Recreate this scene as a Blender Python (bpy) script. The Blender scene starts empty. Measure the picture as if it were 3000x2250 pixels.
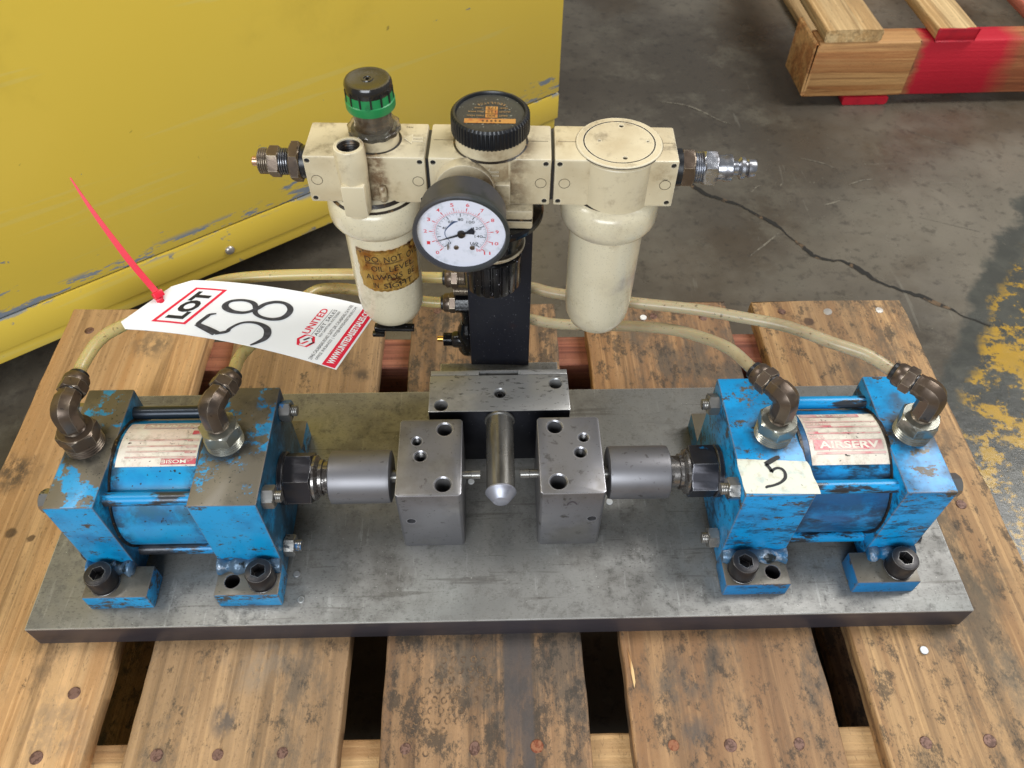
import bpy, bmesh, math, random
from mathutils import Vector, Matrix, noise as mnoise
random.seed(7)
R = math.radians
S = bpy.context.scene
# ------------------------------------------------------------------ camera
cam = bpy.data.cameras.new('camera'); cam.sensor_width = 36; cam.lens = 2335.26/3000*36
cam.clip_start = .01; cam.clip_end = 50
co = bpy.data.objects.new('camera', cam); S.collection.objects.link(co); S.camera = co
PITCH, YAW, ROLL = R(50.6614), R(1.75043), R(.50913)
f = Vector((math.sin(YAW)*math.cos(PITCH), math.cos(YAW)*math.cos(PITCH), -math.sin(PITCH)))
r_ = Vector((math.cos(YAW), -math.sin(YAW), 0)); u_ = r_.cross(f)
r2 = r_*math.cos(ROLL) + u_*math.sin(ROLL); u2 = -r_*math.sin(ROLL) + u_*math.cos(ROLL)
M3 = Matrix((r2, u2, -f)).transposed().to_4x4(); M3.translation = Vector((-.0032117, -.223702, .531634))
co.matrix_world = M3
cam.dof.use_dof = True; cam.dof.focus_distance = .56; cam.dof.aperture_fstop = 16
# ------------------------------------------------------------------ world and lamps (a workshop beside its open door)
W = bpy.data.worlds.new('World'); S.world = W; W.use_nodes = True
W.node_tree.nodes['Background'].inputs[0].default_value = (.90, .93, 1, 1)
W.node_tree.nodes['Background'].inputs[1].default_value = .20
def area(name, loc, target, sx, sy, power, col):
    l = bpy.data.lights.new(name, 'AREA'); l.shape = 'RECTANGLE'; l.size = sx; l.size_y = sy; l.energy = power; l.color = col
    o = bpy.data.objects.new(name, l); S.collection.objects.link(o); o.location = loc
    o.rotation_euler = (Vector(target)-Vector(loc)).to_track_quat('-Z', 'Y').to_euler(); return o
area('door_light', (-.5, -2.3, 1.5), (0, .1, 0), 1.9, 1.3, 78, (.90, .95, 1))
area('added_side_lamp', (-1.45, .55, 1.75), (0, .1, 0), .8, 1.3, 42, (1, .985, .955))  # pair of lamps added at the sides so cylinder shadows fall inward
area('added_side_lamp', (1.35, .65, 1.75), (0, .1, 0), .8, 1.3, 40, (1, .985, .955))
S.view_settings.view_transform = 'Standard'; S.view_settings.look = 'None'
S.view_settings.exposure = 0; S.view_settings.gamma = 1
S.cycles.max_bounces = 6; S.cycles.use_denoising = True
# ------------------------------------------------------------------ helpers: objects
def link(name, me, parent=None, loc=(0, 0, 0), rz=0):
    o = bpy.data.objects.new(name, me); S.collection.objects.link(o); o.location = loc
    if rz: o.rotation_euler = (0, 0, rz)
    if parent: o.parent = parent
    return o
def tag(o, label, cat, group=None, kind=None):
    if label: o['label'] = label
    if cat: o['category'] = cat
    if group: o['group'] = group
    if kind: o['kind'] = kind
    return o
def thing(name, loc, label, cat, group=None, rz=0):
    o = bpy.data.objects.new(name, None); S.collection.objects.link(o); o.location = loc; o.rotation_euler = (0, 0, rz)
    o.empty_display_size = .02; o['org'] = list(loc)
    return tag(o, label, cat, group)
def org(p):
    v = Vector((0, 0, 0))
    while p is not None:
        if 'org' in p: v += Vector(p['org']); break
        p = p.parent
    return v
def finish(name, bm, mat, parent=None, ang=32, bev=0, seg=2, label=None, recalc=True):
    """bm in world coordinates (unrotated frame of the thing) -> one mesh object"""
    if recalc: bmesh.ops.recalc_face_normals(bm, faces=bm.faces)
    if bev:
        es = [e for e in bm.edges if len(e.link_faces) == 2 and e.calc_face_angle(0) > R(25)]
        bmesh.ops.bevel(bm, geom=es, offset=bev, segments=seg, affect='EDGES', profile=.5, clamp_overlap=True)
    o_ = org(parent)
    if o_.length: bmesh.ops.translate(bm, vec=-o_, verts=bm.verts)
    for fc in bm.faces: fc.smooth = True
    for e in bm.edges:
        if len(e.link_faces) != 2 or e.calc_face_angle(0) > R(ang): e.smooth = False
    me = bpy.data.meshes.new(name); bm.to_mesh(me); bm.free()
    me.materials.append(mat)
    o = link(name, me, parent)
    if label: o['label'] = label
    return o
def boxbm(x0, x1, y0, y1, z0, z1, bm=None):
    bm = bm or bmesh.new()
    v = [bm.verts.new((x, y, z)) for z in (z0, z1) for y in (y0, y1) for x in (x0, x1)]
    for q in ((0, 2, 3, 1), (4, 5, 7, 6), (0, 1, 5, 4), (2, 6, 7, 3), (0, 4, 6, 2), (1, 3, 7, 5)): bm.faces.new([v[i] for i in q])
    return bm
AX = {'x': Matrix(((0, 0, 1), (1, 0, 0), (0, 1, 0))), 'y': Matrix(((1, 0, 0), (0, 0, 1), (0, -1, 0))), 'z': Matrix.Identity(3)}
def frame(d):
    d = Vector(d).normalized(); a = Vector((0, 0, 1)) if abs(d.z) < .9 else Vector((1, 0, 0))
    x = a.cross(d).normalized(); y = d.cross(x); return Matrix((x, y, d)).transposed()
def lathe(prof, c=(0, 0, 0), ax='z', n=40, ph=0, bm=None, rad=None, cap=True):
    """prof = [(r, h)...]; h along the axis. rad(i, r) lets ribs and flutes vary the radius"""
    bm = bm or bmesh.new(); A = AX[ax] if isinstance(ax, str) else frame(ax); c = Vector(c); rings = []
    for r, h in prof:
        if r < 1e-6: rings.append([bm.verts.new(c + A @ Vector((0, 0, h)))]); continue
        ring = []
        for i in range(n):
            a = ph + 2*math.pi*i/n; rr = rad(i, r) if rad else r
            ring.append(bm.verts.new(c + A @ Vector((rr*math.cos(a), rr*math.sin(a), h))))
        rings.append(ring)
    for p, q in zip(rings, rings[1:]):
        if len(p) == 1 and len(q) == 1: continue
        for i in range(n):
            j = (i+1) % n
            if len(p) == 1: bm.faces.new((p[0], q[i], q[j]))
            elif len(q) == 1: bm.faces.new((p[i], p[j], q[0]))
            else: bm.faces.new((p[i], p[j], q[j], q[i]))
    if cap and len(rings[0]) > 1: bm.faces.new(rings[0])
    if cap and len(rings[-1]) > 1: bm.faces.new(rings[-1][::-1])
    return bm
def cyl(r, c, ax, h0, h1, n=32, ch=0, bm=None, ph=0):
    pr = [(r, h0), (r, h1)] if not ch else [(r-ch, h0), (r, h0+ch), (r, h1-ch), (r-ch, h1)]
    return lathe(pr, c, ax, n, ph, bm)
def thread(r, c, ax, h0, h1, pitch=.0015, depth=.0007, n=32, bm=None):
    pr = []; k = max(2, round((h1-h0)/pitch)); p = (h1-h0)/k
    for i in range(k): pr += [(r-depth, h0+i*p), (r, h0+(i+.35)*p), (r, h0+(i+.6)*p)]
    pr.append((r-depth, h1)); return lathe(pr, c, ax, n, 0, bm)
def hexnut(rc, c, ax, h0, h1, ph=0, ch=.08, bm=None):
    """hexagon (corner radius rc) whose corners are turned off by a cone at both ends"""
    bm = bm or bmesh.new(); A = AX[ax] if isinstance(ax, str) else frame(ax); c = Vector(c); n = 48; ri = rc*math.cos(R(30)); rings = []
    H = h1-h0; cc = min(ch*rc, H*.2)
    def hr(a): return ri/math.cos(((a-ph) % R(60))-R(30))
    for h, lim in ((h0, ri*.985), (h0+cc*.6, ri*1.06), (h0+cc, None), (h1-cc, None), (h1-cc*.6, ri*1.06), (h1, ri*.985)):
        ring = []
        for i in range(n):
            a = ph + 2*math.pi*i/n; rr = hr(a+1e-6)
            if lim is not None: rr = min(rr, lim)
            ring.append(bm.verts.new(c + A @ Vector((rr*math.cos(a), rr*math.sin(a), h))))
        rings.append(ring)
    for p, q in zip(rings, rings[1:]):
        for i in range(n):
            j = (i+1) % n; bm.faces.new((p[i], p[j], q[j], q[i]))
    bm.faces.new(rings[0]); bm.faces.new(rings[-1][::-1]); return bm
def crom(pts, per=10):
    P = [Vector(p) for p in pts]; P = [P[0]*2-P[1]] + P + [P[-1]*2-P[-2]]; out = []
    for i in range(1, len(P)-2):
        for k in range(per):
            t = k/per; a, b, c, d = P[i-1:i+3]
            out.append(.5*((2*b)+(-a+c)*t+(2*a-5*b+4*c-d)*t*t+(-a+3*b-3*c+d)*t**3))
    out.append(P[-2]); return out
def sweep(path, rad, n=20, bm=None, cap=True):
    bm = bm or bmesh.new(); path = [Vector(p) for p in path]; rings = []; up = None
    for i, p in enumerate(path):
        d = (path[min(i+1, len(path)-1)]-path[max(i-1, 0)]).normalized()
        if up is None: up = Vector((0, 0, 1)) if abs(d.z) < .9 else Vector((1, 0, 0))
        x = up.cross(d).normalized(); up = d.cross(x)
        rr = rad(i/(len(path)-1)) if callable(rad) else rad
        rings.append([bm.verts.new(p + x*rr*math.cos(2*math.pi*k/n) + up*rr*math.sin(2*math.pi*k/n)) for k in range(n)])
    for a, b in zip(rings, rings[1:]):
        for i in range(n): j = (i+1) % n; bm.faces.new((a[i], a[j], b[j], b[i]))
    if cap: bm.faces.new(rings[0]); bm.faces.new(rings[-1][::-1])
    return bm
def cut(o, cutters):
    """real holes: subtract cutter bmeshes (same coordinates as finish) from o"""
    ob = []
    for bm in cutters:
        bmesh.ops.recalc_face_normals(bm, faces=bm.faces); bmesh.ops.translate(bm, vec=-org(o.parent), verts=bm.verts)
        me = bpy.data.meshes.new('c'); bm.to_mesh(me); bm.free(); c = bpy.data.objects.new('c', me); S.collection.objects.link(c)
        c.parent = o.parent; ob.append(c)
        m = o.modifiers.new('b', 'BOOLEAN'); m.operation = 'DIFFERENCE'; m.object = c; m.solver = 'EXACT'
    dg = bpy.context.evaluated_depsgraph_get(); me = bpy.data.meshes.new_from_object(o.evaluated_get(dg)); o.modifiers.clear()
    bm = bmesh.new(); bm.from_mesh(me)
    for fc in bm.faces: fc.smooth = True
    for e in bm.edges: e.smooth = not (len(e.link_faces) != 2 or e.calc_face_angle(0) > R(32))
    bm.to_mesh(me); bm.free(); o.data = me
    for c in ob: bpy.data.objects.remove(c)
TC = {}
def textgeo(s, bold=0., space=1.):
    k = (s, bold, space)
    if k not in TC:
        cu = bpy.data.curves.new('t', 'FONT'); cu.body = s; cu.size = 1; cu.offset = bold; cu.space_character = space; cu.resolution_u = 3
        o = bpy.data.objects.new('t', cu); S.collection.objects.link(o)
        dg = bpy.context.evaluated_depsgraph_get(); me = bpy.data.meshes.new_from_object(o.evaluated_get(dg))
        TC[k] = ([tuple(v.co[:2]) for v in me.vertices], [tuple(p.vertices) for p in me.polygons])
        bpy.data.objects.remove(o)
    return TC[k]
def text(bm, s, box, fn, bold=0., space=1., flip=False, sub=0):
    """lettering s fitted into box (x0,x1,y0,y1) of a 2-D layout, fn(x,y) -> point on the real surface"""
    vs, fs = textgeo(s, bold, space); xs = [v[0] for v in vs]; ys = [v[1] for v in vs]
    a, b, c, d = min(xs), max(xs), min(ys), max(ys); x0, x1, y0, y1 = box; V = []
    for x, y in vs:
        p, q = (x-a)/(b-a), (y-c)/max(d-c, 1e-9)
        if flip: p, q = 1-p, 1-q
        V.append(bm.verts.new(fn(x0+(x1-x0)*p, y0+(y1-y0)*q)))
    for q in fs:
        try: bm.faces.new([V[i] for i in q])
        except ValueError: pass
def quad(bm, box, fn, nx=1, ny=1):
    x0, x1, y0, y1 = box
    g = [[bm.verts.new(fn(x0+(x1-x0)*i/nx, y0+(y1-y0)*j/ny)) for i in range(nx+1)] for j in range(ny+1)]
    for j in range(ny):
        for i in range(nx): bm.faces.new((g[j][i], g[j][i+1], g[j+1][i+1], g[j+1][i]))
def stroke(bm, pts, w, fn, per=8, smooth=True):
    """pen stroke: 2-D points with widths -> ribbon on the surface"""
    P = crom([(p[0], p[1], (p[2] if len(p) > 2 else 1)) for p in pts], per) if smooth else [Vector((p[0], p[1], p[2] if len(p) > 2 else 1)) for p in pts]
    prev = None
    for i, p in enumerate(P):
        d = P[min(i+1, len(P)-1)]-P[max(i-1, 0)]; n = Vector((-d.y, d.x)); n = n.normalized() if n.length else Vector((0, 1)); ww = w*p.z/2
        cur = (bm.verts.new(fn(p.x+n.x*ww, p.y+n.y*ww)), bm.verts.new(fn(p.x-n.x*ww, p.y-n.y*ww)))
        if prev: bm.faces.new((prev[0], prev[1], cur[1], cur[0]))
        prev = cur
# ------------------------------------------------------------------ helpers: materials
def lin(c):
    return tuple(((v/255)/12.92 if v/255 <= .04045 else ((v/255+.055)/1.055)**2.4) for v in c) + (1,)
class G:
    def __init__(s, m):
        s.t = m.node_tree; s.t.nodes.clear(); s.out = s.n('ShaderNodeOutputMaterial'); s.b = s.n('ShaderNodeBsdfPrincipled')
        s.t.links.new(s.b.outputs[0], s.out.inputs[0]); s.tc = s.n('ShaderNodeTexCoord'); oi = s.n('ShaderNodeObjectInfo')
        mu = s.vm('SCALE', None, None); s.l(oi.outputs['Random'], mu.inputs['Scale']); mu.inputs[0].default_value = (37, 53, 71)
        ad = s.vm('ADD', s.tc.outputs['Object'], mu.outputs[0]); s.co = ad.outputs[0]; s.obj = s.tc.outputs['Object']; s.rnd = oi.outputs['Random']
    def n(s, t, **k):
        x = s.t.nodes.new(t)
        for a, b in k.items(): setattr(x, a, b)
        return x
    def l(s, a, b): s.t.links.new(a, b)
    def put(s, sock, v):
        if v is None: return
        if hasattr(v, 'is_output') or isinstance(v, bpy.types.NodeSocket): s.l(v, sock)
        else: sock.default_value = v
    def vm(s, op, a, b): x = s.n('ShaderNodeVectorMath', operation=op); s.put(x.inputs[0], a); s.put(x.inputs[1], b); return x
    def m(s, op, a, b=None, c=None, clamp=False):
        x = s.n('ShaderNodeMath', operation=op, use_clamp=clamp); s.put(x.inputs[0], a); s.put(x.inputs[1], b)
        if c is not None: s.put(x.inputs[2], c)
        return x.outputs[0]
    def noise(s, sc, d=4, rg=.55, st=(1, 1, 1), dist=0, co=None, off=None):
        v = s.vm('MULTIPLY', co or s.co, st).outputs[0]
        if off: v = s.vm('ADD', v, off).outputs[0]
        x = s.n('ShaderNodeTexNoise'); s.l(v, x.inputs['Vector'])
        x.inputs['Scale'].default_value = sc; x.inputs['Detail'].default_value = d; x.inputs['Roughness'].default_value = rg; x.inputs['Distortion'].default_value = dist
        return x.outputs['Fac']
    def rng(s, v, a, b, c=0., d=1.):
        x = s.n('ShaderNodeMapRange', interpolation_type='SMOOTHSTEP'); s.put(x.inputs[0], v)
        for i, q in zip((1, 2, 3, 4), (a, b, c, d)): x.inputs[i].default_value = q
        return x.outputs[0]
    def mix(s, f, a, b):
        x = s.n('ShaderNodeMix', data_type='RGBA'); s.put(x.inputs[0], f); s.put(x.inputs[6], a); s.put(x.inputs[7], b); return x.outputs[2]
    def mixf(s, f, a, b):
        x = s.n('ShaderNodeMix'); s.put(x.inputs[0], f); s.put(x.inputs[2], a); s.put(x.inputs[3], b); return x.outputs[0]
    def sep(s, v): x = s.n('ShaderNodeSeparateXYZ'); s.l(v, x.inputs[0]); return x.outputs
    def up(s, lo=.6, hi=.9): g = s.n('ShaderNodeNewGeometry'); return s.rng(s.sep(g.outputs['Normal'])[2], lo, hi)
    def disc(s, x, y, r0, r1, jit=.004, sc=120):
        """1 inside r0, 0 beyond r1 round the vertical line x,y of object space, edge broken up by noise"""
        d = s.vm('MULTIPLY', s.vm('SUBTRACT', s.obj, (x, y, 0)).outputs[0], (1, 1, 0)); le = s.vm('LENGTH', d.outputs[0], None).outputs['Value']
        return s.rng(s.m('ADD', le, s.m('MULTIPLY', s.m('SUBTRACT', s.noise(sc, 3), .5), jit*2)), r0, r1, 1, 0)
    def ring(s, x, y, a, b, c, sc=90):
        d = s.vm('MULTIPLY', s.vm('SUBTRACT', s.obj, (x, y, 0)).outputs[0], (1, 1, 0)); le = s.vm('LENGTH', d.outputs[0], None).outputs['Value']
        ln = s.m('ADD', le, s.m('MULTIPLY', s.m('SUBTRACT', s.noise(sc, 5), .5), .008))
        return s.m('MULTIPLY', s.rng(le, a, a+.0006), s.rng(ln, b, c, 1, 0))
    def band(s, ax, a, b, soft): v = s.sep(s.obj)[ax]; return s.m('MULTIPLY', s.rng(v, a-soft, a+soft), s.rng(v, b-soft, b+soft, 1, 0))
def mat(name, base, rough=.5, metal=0., layers=(), bump=(), edge=None, coat=0, sss=0, trans=0, rvar=0, spec=.5, alpha=None):
    m = bpy.data.materials.new(name); m.use_nodes = True; g = G(m)
    c = lin(base) if max(base) > 1.5 else tuple(base)+(1,); ro, me = rough, metal; cs, rs, ms = c, ro, me
    for L in layers:
        st = L.get('st', (1, 1, 1)); fac = None
        if 's' in L: fac = g.rng(g.noise(L['s'], L.get('d', 5), L.get('rg', .6), st, L.get('dist', 0), off=L.get('off')), L['lo'], L['hi'])
        if 'w' in L:
            w = L['w'](g); fac = w if fac is None else g.m('MULTIPLY', fac, w)
        if 'a' in L: fac = g.m('MULTIPLY', fac, L['a'])
        lc = lin(L['c']) if max(L['c']) > 1.5 else tuple(L['c'])+(1,)
        cs = g.mix(fac, cs, lc)
        if 'r' in L: rs = g.mixf(fac, rs, L['r'])
        if 'm' in L: ms = g.mixf(fac, ms, L['m'])
    if edge:
        bv = g.n('ShaderNodeBevel', samples=4); bv.inputs[0].default_value = edge['w']; ge = g.n('ShaderNodeNewGeometry')
        dt = g.vm('DOT_PRODUCT', bv.outputs[0], ge.outputs['Normal']).outputs['Value']
        fe = g.m('MULTIPLY', g.rng(dt, .985, .93), g.rng(g.noise(edge.get('s', 90), 4), edge.get('lo', .4), edge.get('hi', .55)))
        cs = g.mix(fe, cs, lin(edge['c'])); rs = g.mixf(fe, rs, edge.get('r', .4)); ms = g.mixf(fe, ms, edge.get('m', .6))
    if rvar: rs = g.m('ADD', rs, g.m('MULTIPLY', g.m('SUBTRACT', g.noise(35, 5), .5), rvar), clamp=True)
    g.put(g.b.inputs['Base Color'], cs); g.put(g.b.inputs['Roughness'], rs); g.put(g.b.inputs['Metallic'], ms)
    g.b.inputs['Specular IOR Level'].default_value = spec
    if coat: g.b.inputs['Coat Weight'].default_value = coat; g.b.inputs['Coat Roughness'].default_value = .15
    if sss: g.b.inputs['Subsurface Weight'].default_value = sss; g.b.inputs['Subsurface Scale'].default_value = .004
    if trans: g.b.inputs['Transmission Weight'].default_value = trans
    nrm = None
    for b in bump:
        bp_ = g.n('ShaderNodeBump'); bp_.inputs['Strength'].default_value = b.get('k', .3); bp_.inputs['Distance'].default_value = b.get('h', .0005)
        h = g.noise(b['s'], b.get('d', 4), b.get('rg', .6), b.get('st', (1, 1, 1)), b.get('dist', 0))
        if 'lo' in b: h = g.rng(h, b['lo'], b['hi'])
        g.l(h, bp_.inputs['Height'])
        if nrm: g.l(nrm, bp_.inputs['Normal'])
        nrm = bp_.outputs[0]
    if nrm: g.l(nrm, g.b.inputs['Normal'])
    return m
#MATERIALS
GRB = (82, 76, 68)      # bare, dirty grey-brown metal under the paint
def blue(name, top, side, streak, base=(12, 148, 204), oily_shade=0, spots=()):
    """worn blue paint: bare metal on top by 'top', chips on the sides by 'side', dark oil streaks by 'streak'"""
    return mat(name, base, .38, 0, coat=.15, rvar=.25, layers=[
        dict(c=(6, 104, 156), s=30, lo=.42, hi=.68, d=4, a=.75),
        dict(c=(16, 44, 66), s=52, lo=streak, hi=streak+.11, st=(.5, 1, 1.6), d=9, rg=.78, r=.45, a=.85, w=lambda g: g.m('SUBTRACT', 1, g.m('MULTIPLY', g.up(), .8))),
        dict(c=GRB, s=84, lo=side, hi=side+.02, st=(.6, 1, 1.3), d=10, rg=.80, r=.5, m=.35),
        dict(c=(112, 106, 94), s=22, lo=top, hi=top+.025, d=10, rg=.72, r=.46, m=.45, w=lambda g: g.up()),
        dict(c=(66, 62, 56), s=60, lo=.5, hi=.68, d=6, r=.6, w=lambda g: g.up(), a=.45),
        *[dict(c=(44, 42, 38), s=60, lo=.28, hi=.52, d=7, rg=.7, r=.55, a=.9, w=lambda g, p=p: g.m('MULTIPLY', g.up(), g.disc(p, .0012, .0125, .0215, .005, 90))) for p in spots],
        dict(c=(18, 44, 58), s=34, lo=.30, hi=.56, d=7, rg=.7, r=.5, a=.86*oily_shade, w=lambda g: g.rng(g.sep(g.n('ShaderNodeNewGeometry').outputs['Normal'])[0], .6, .8)),  # faces towards +x: oil grime, with their shade painted in
        dict(c=(25, 28, 30), s=420, lo=.64, hi=.70, d=3, a=.7)],
        edge=dict(w=.0018, c=(136, 124, 116), s=70, lo=.28, hi=.40, m=.55, r=.36), bump=[dict(s=60, d=8, k=.35, h=.0006), dict(s=420, k=.2, h=.0002)])
m_blueL = blue('worn_blue_left', .45, .575, .585, oily_shade=1, spots=(-.0539, .0378))
m_footL = blue('worn_blue_foot', .36, .53, .56)
m_footR = blue('worn_blue_foot_right', .34, .56, .55, (12, 120, 180))
m_blueR = blue('worn_blue_right', .60, .565, .485, (12, 148, 212), spots=(-.0404, .0541))
m_tubeL = mat('blue_tube', (14, 148, 200), .33, 0, coat=.2, rvar=.2, layers=[
    dict(c=(30, 46, 54), s=90, lo=.34, hi=.56, d=7, rg=.7, r=.55, a=.9, w=lambda g: g.m('SUBTRACT', 1, g.band(0, -.0275, .0165, .0045))),
    dict(c=(40, 74, 88), s=40, lo=.40, hi=.60, d=7, rg=.7, r=.5, a=.75, w=lambda g: g.band(2, .064, .084, .003)),
    dict(c=(10, 104, 170), s=30, lo=.4, hi=.7, a=.6), dict(c=(24, 46, 60), s=32, lo=.6, hi=.7, st=(.5, 1, 1), d=8, rg=.7, a=.8),
    dict(c=(30, 34, 36), s=300, lo=.66, hi=.7, d=2)], bump=[dict(s=80, k=.2)])
m_tubeR = mat('blue_tube_oily', (14, 136, 196), .33, 0, coat=.2, rvar=.2, layers=[
    dict(c=(24, 30, 38), s=90, lo=.34, hi=.56, d=7, rg=.7, r=.55, a=.95, w=lambda g: g.m('SUBTRACT', 1, g.band(0, -.0165, .0285, .0055))),
    dict(c=(30, 58, 74), s=40, lo=.40, hi=.60, d=7, rg=.7, r=.5, a=.8, w=lambda g: g.band(2, .064, .084, .003)),
    dict(c=(22, 40, 56), s=60, lo=.47, hi=.60, d=9, rg=.74, st=(.5, 1, 1), a=.85),
    dict(c=(14, 78, 128), s=26, lo=.42, hi=.62, st=(.5, 1, 1), a=.8), dict(c=(22, 30, 36), s=30, lo=.555, hi=.64, st=(.4, 1, 1.2), d=9, rg=.72, a=.9)], bump=[dict(s=80, k=.25)])
def plate_mat():
    return mat('dirty_steel_plate', (134, 133, 129), .38, .5, rvar=.35, layers=[
        dict(c=(150, 151, 147), s=9, lo=.48, hi=.66, d=5, a=.75), dict(c=(92, 88, 82), s=12, lo=.46, hi=.70, d=8, rg=.66, r=.58, m=.3, a=.75), dict(c=(172, 172, 168), s=260, lo=.60, hi=.68, st=(1, .10, 1), d=5, a=.3), dict(c=(84, 80, 74), s=200, lo=.60, hi=.66, st=(.05, 1, 1), d=4, a=.5),
        dict(c=(160, 162, 158), s=22, lo=.56, hi=.7, st=(.25, 1, 1), d=6, a=.45), dict(c=(62, 58, 52), s=110, lo=.48, hi=.66, d=10, rg=.8, r=.65, m=.2, a=.55),
        dict(c=(60, 56, 50), s=800, lo=.56, hi=.70, d=4, st=(.5, 1, 1), r=.65, a=.5), dict(c=(215, 213, 205), s=900, lo=.765, hi=.79, d=1, m=0)],
        edge=dict(w=.0017, c=(215, 215, 212), s=60, lo=.25, hi=.4, m=.7, r=.35), bump=[dict(s=150, d=8, k=.3, h=.0004), dict(s=30, k=.2, h=.0006)])
m_plate = plate_mat()
m_block = mat('ground_steel_block', (124, 123, 126), .34, .6, rvar=.14, layers=[
    dict(c=(98, 94, 88), s=26, lo=.48, hi=.68, d=6, r=.5, a=.7), dict(c=(60, 56, 50), s=110, lo=.6, hi=.68, d=7, r=.6, a=.7),
    dict(c=(50, 46, 42), s=500, lo=.66, hi=.72, d=2, a=.6), dict(c=(146, 144, 140), s=18, lo=.58, hi=.7, a=.4)],
    edge=dict(w=.0012, c=(196, 196, 202), s=40, lo=.2, hi=.4, m=.8, r=.3), bump=[dict(s=700, d=2, k=.1, h=.0001, st=(1, .05, 1))])
m_tee = mat('scratched_steel', (158, 157, 155), .36, .45, rvar=.14, layers=[
    dict(c=(96, 92, 86), s=22, lo=.5, hi=.7, d=6, r=.5, a=.6), dict(c=(60, 57, 54), s=420, lo=.56, hi=.64, st=(.35, 1, 1), d=6, rg=.7, r=.6, a=.75)],
    edge=dict(w=.0007, c=(195, 195, 196), s=40, lo=.2, hi=.4, m=.9, r=.28), bump=[dict(s=170, st=(.35, 1, 1), d=6, k=.3, h=.0003)])
m_teeface = mat('shaded_front_steel', (34, 35, 42), .3, .75, layers=[dict(c=(54, 54, 62), s=20, lo=.5, hi=.7, a=.6), dict(c=(150, 148, 150), s=800, lo=.77, hi=.8, d=1)], bump=[dict(s=90, k=.1)])  # stop block front: its shade painted in as near-black steel
m_edge = mat('dark_plate_edge', (74, 69, 74), .4, .4, layers=[dict(c=(52, 48, 52), s=12, lo=.4, hi=.65, st=(.3, 1, 1), a=.8), dict(c=(100, 92, 88), s=60, lo=.6, hi=.7, st=(.3, 1, 1), d=8, a=.5)], edge=dict(w=.0017, c=(215, 215, 212), s=60, lo=.25, hi=.4, m=.7, r=.35), bump=[dict(s=150, d=8, k=.2, h=.0003)])
m_turn = mat('turned_steel', (122, 121, 124), .44, .65, rvar=.12, layers=[dict(c=(96, 96, 100), s=22, lo=.45, hi=.7, a=.6), dict(c=(60, 56, 52), s=200, lo=.62, hi=.7, d=4, r=.6, a=.7)], bump=[dict(s=900, st=(1, .03, .03), k=.12, h=.0001)])
m_pin = mat('oiled_steel_pin', (130, 128, 124), .28, .7, rvar=.16, layers=[dict(c=(64, 60, 54), s=40, lo=.45, hi=.7, st=(2, .4, 2), a=.7), dict(c=(140, 138, 132), s=60, lo=.58, hi=.7, st=(2, .3, 2), a=.6)], bump=[dict(s=300, st=(1, .1, 1), k=.12)])
m_nose = mat('bright_cut_steel', (168, 170, 180), .45, .7, layers=[dict(c=(140, 140, 150), s=90, lo=.5, hi=.7)])
m_rod = mat('painted_tie_rod', (70, 72, 76), .3, .6, layers=[dict(c=(10, 138, 196), s=34, lo=.45, hi=.5, st=(.3, 1, 1), d=8, rg=.7, m=0, r=.35), dict(c=(22, 26, 32), s=60, lo=.56, hi=.62, st=(.35, 1, 1), d=8, rg=.7, m=.1)], bump=[dict(s=90, k=.25)])
m_rodd = mat('oily_tie_rod', (44, 50, 58), .28, .5, layers=[dict(c=(10, 100, 150), s=34, lo=.56, hi=.62, st=(.3, 1, 1), d=8, rg=.7, m=0), dict(c=(120, 120, 122), s=60, lo=.64, hi=.7, st=(.3, 1, 1))], bump=[dict(s=90, k=.25)])
m_nut = mat('zinc_nut', (148, 146, 142), .3, .8, rvar=.2, layers=[dict(c=(28, 34, 42), s=60, lo=.53, hi=.58, d=7, rg=.7, r=.5, m=.2), dict(c=(20, 96, 150), s=50, lo=.6, hi=.63, m=0, a=.9)], bump=[dict(s=120, k=.3)])
m_gland = mat('black_oxide_gland', (56, 55, 60), .3, .6, rvar=.15, layers=[dict(c=(60, 56, 56), s=40, lo=.5, hi=.7, a=.7), dict(c=(20, 100, 150), s=60, lo=.64, hi=.66, m=0)], edge=dict(w=.0009, c=(150, 150, 152), s=60, lo=.3, hi=.45, m=.9, r=.3), bump=[dict(s=80, k=.15)])
m_rodneck = mat('grimy_rod', (140, 136, 132), .25, .85, layers=[dict(c=(50, 44, 40), s=80, lo=.5, hi=.56, d=8, rg=.7, r=.6, m=.2)], bump=[dict(s=120, k=.3)])
m_bolt = mat('black_cap_screw', (46, 44, 46), .38, .45, rvar=.15, layers=[dict(c=(84, 78, 72), s=60, lo=.52, hi=.7, a=.6)], edge=dict(w=.0009, c=(140, 138, 136), s=60, lo=.35, hi=.5, m=.8, r=.35), bump=[dict(s=200, k=.15)])
m_bronze = mat('brown_fitting', (92, 78, 66), .32, .55, rvar=.2, layers=[dict(c=(62, 54, 48), s=50, lo=.5, hi=.7, a=.7), dict(c=(126, 112, 92), s=70, lo=.6, hi=.7, a=.5), dict(c=(38, 34, 32), s=240, lo=.62, hi=.68, a=.6)], edge=dict(w=.0008, c=(158, 146, 128), s=60, lo=.35, hi=.5, m=.7, r=.3), bump=[dict(s=160, k=.25)])
m_bush = mat('dull_zinc_bushing', (146, 146, 136), .3, .8, rvar=.2, layers=[dict(c=(74, 68, 54), s=60, lo=.5, hi=.64, d=7, r=.55, m=.3, a=.85)], edge=dict(w=.0007, c=(205, 205, 196), s=60, lo=.3, hi=.45, m=.9, r=.25), bump=[dict(s=160, k=.2)])
m_zinc = mat('bright_zinc', (170, 172, 178), .26, .9, rvar=.25, layers=[dict(c=(110, 108, 110), s=90, lo=.5, hi=.62, d=6, r=.5)], bump=[dict(s=200, k=.25)])
m_brass = mat('brass', (190, 150, 80), .25, .9)
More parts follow.
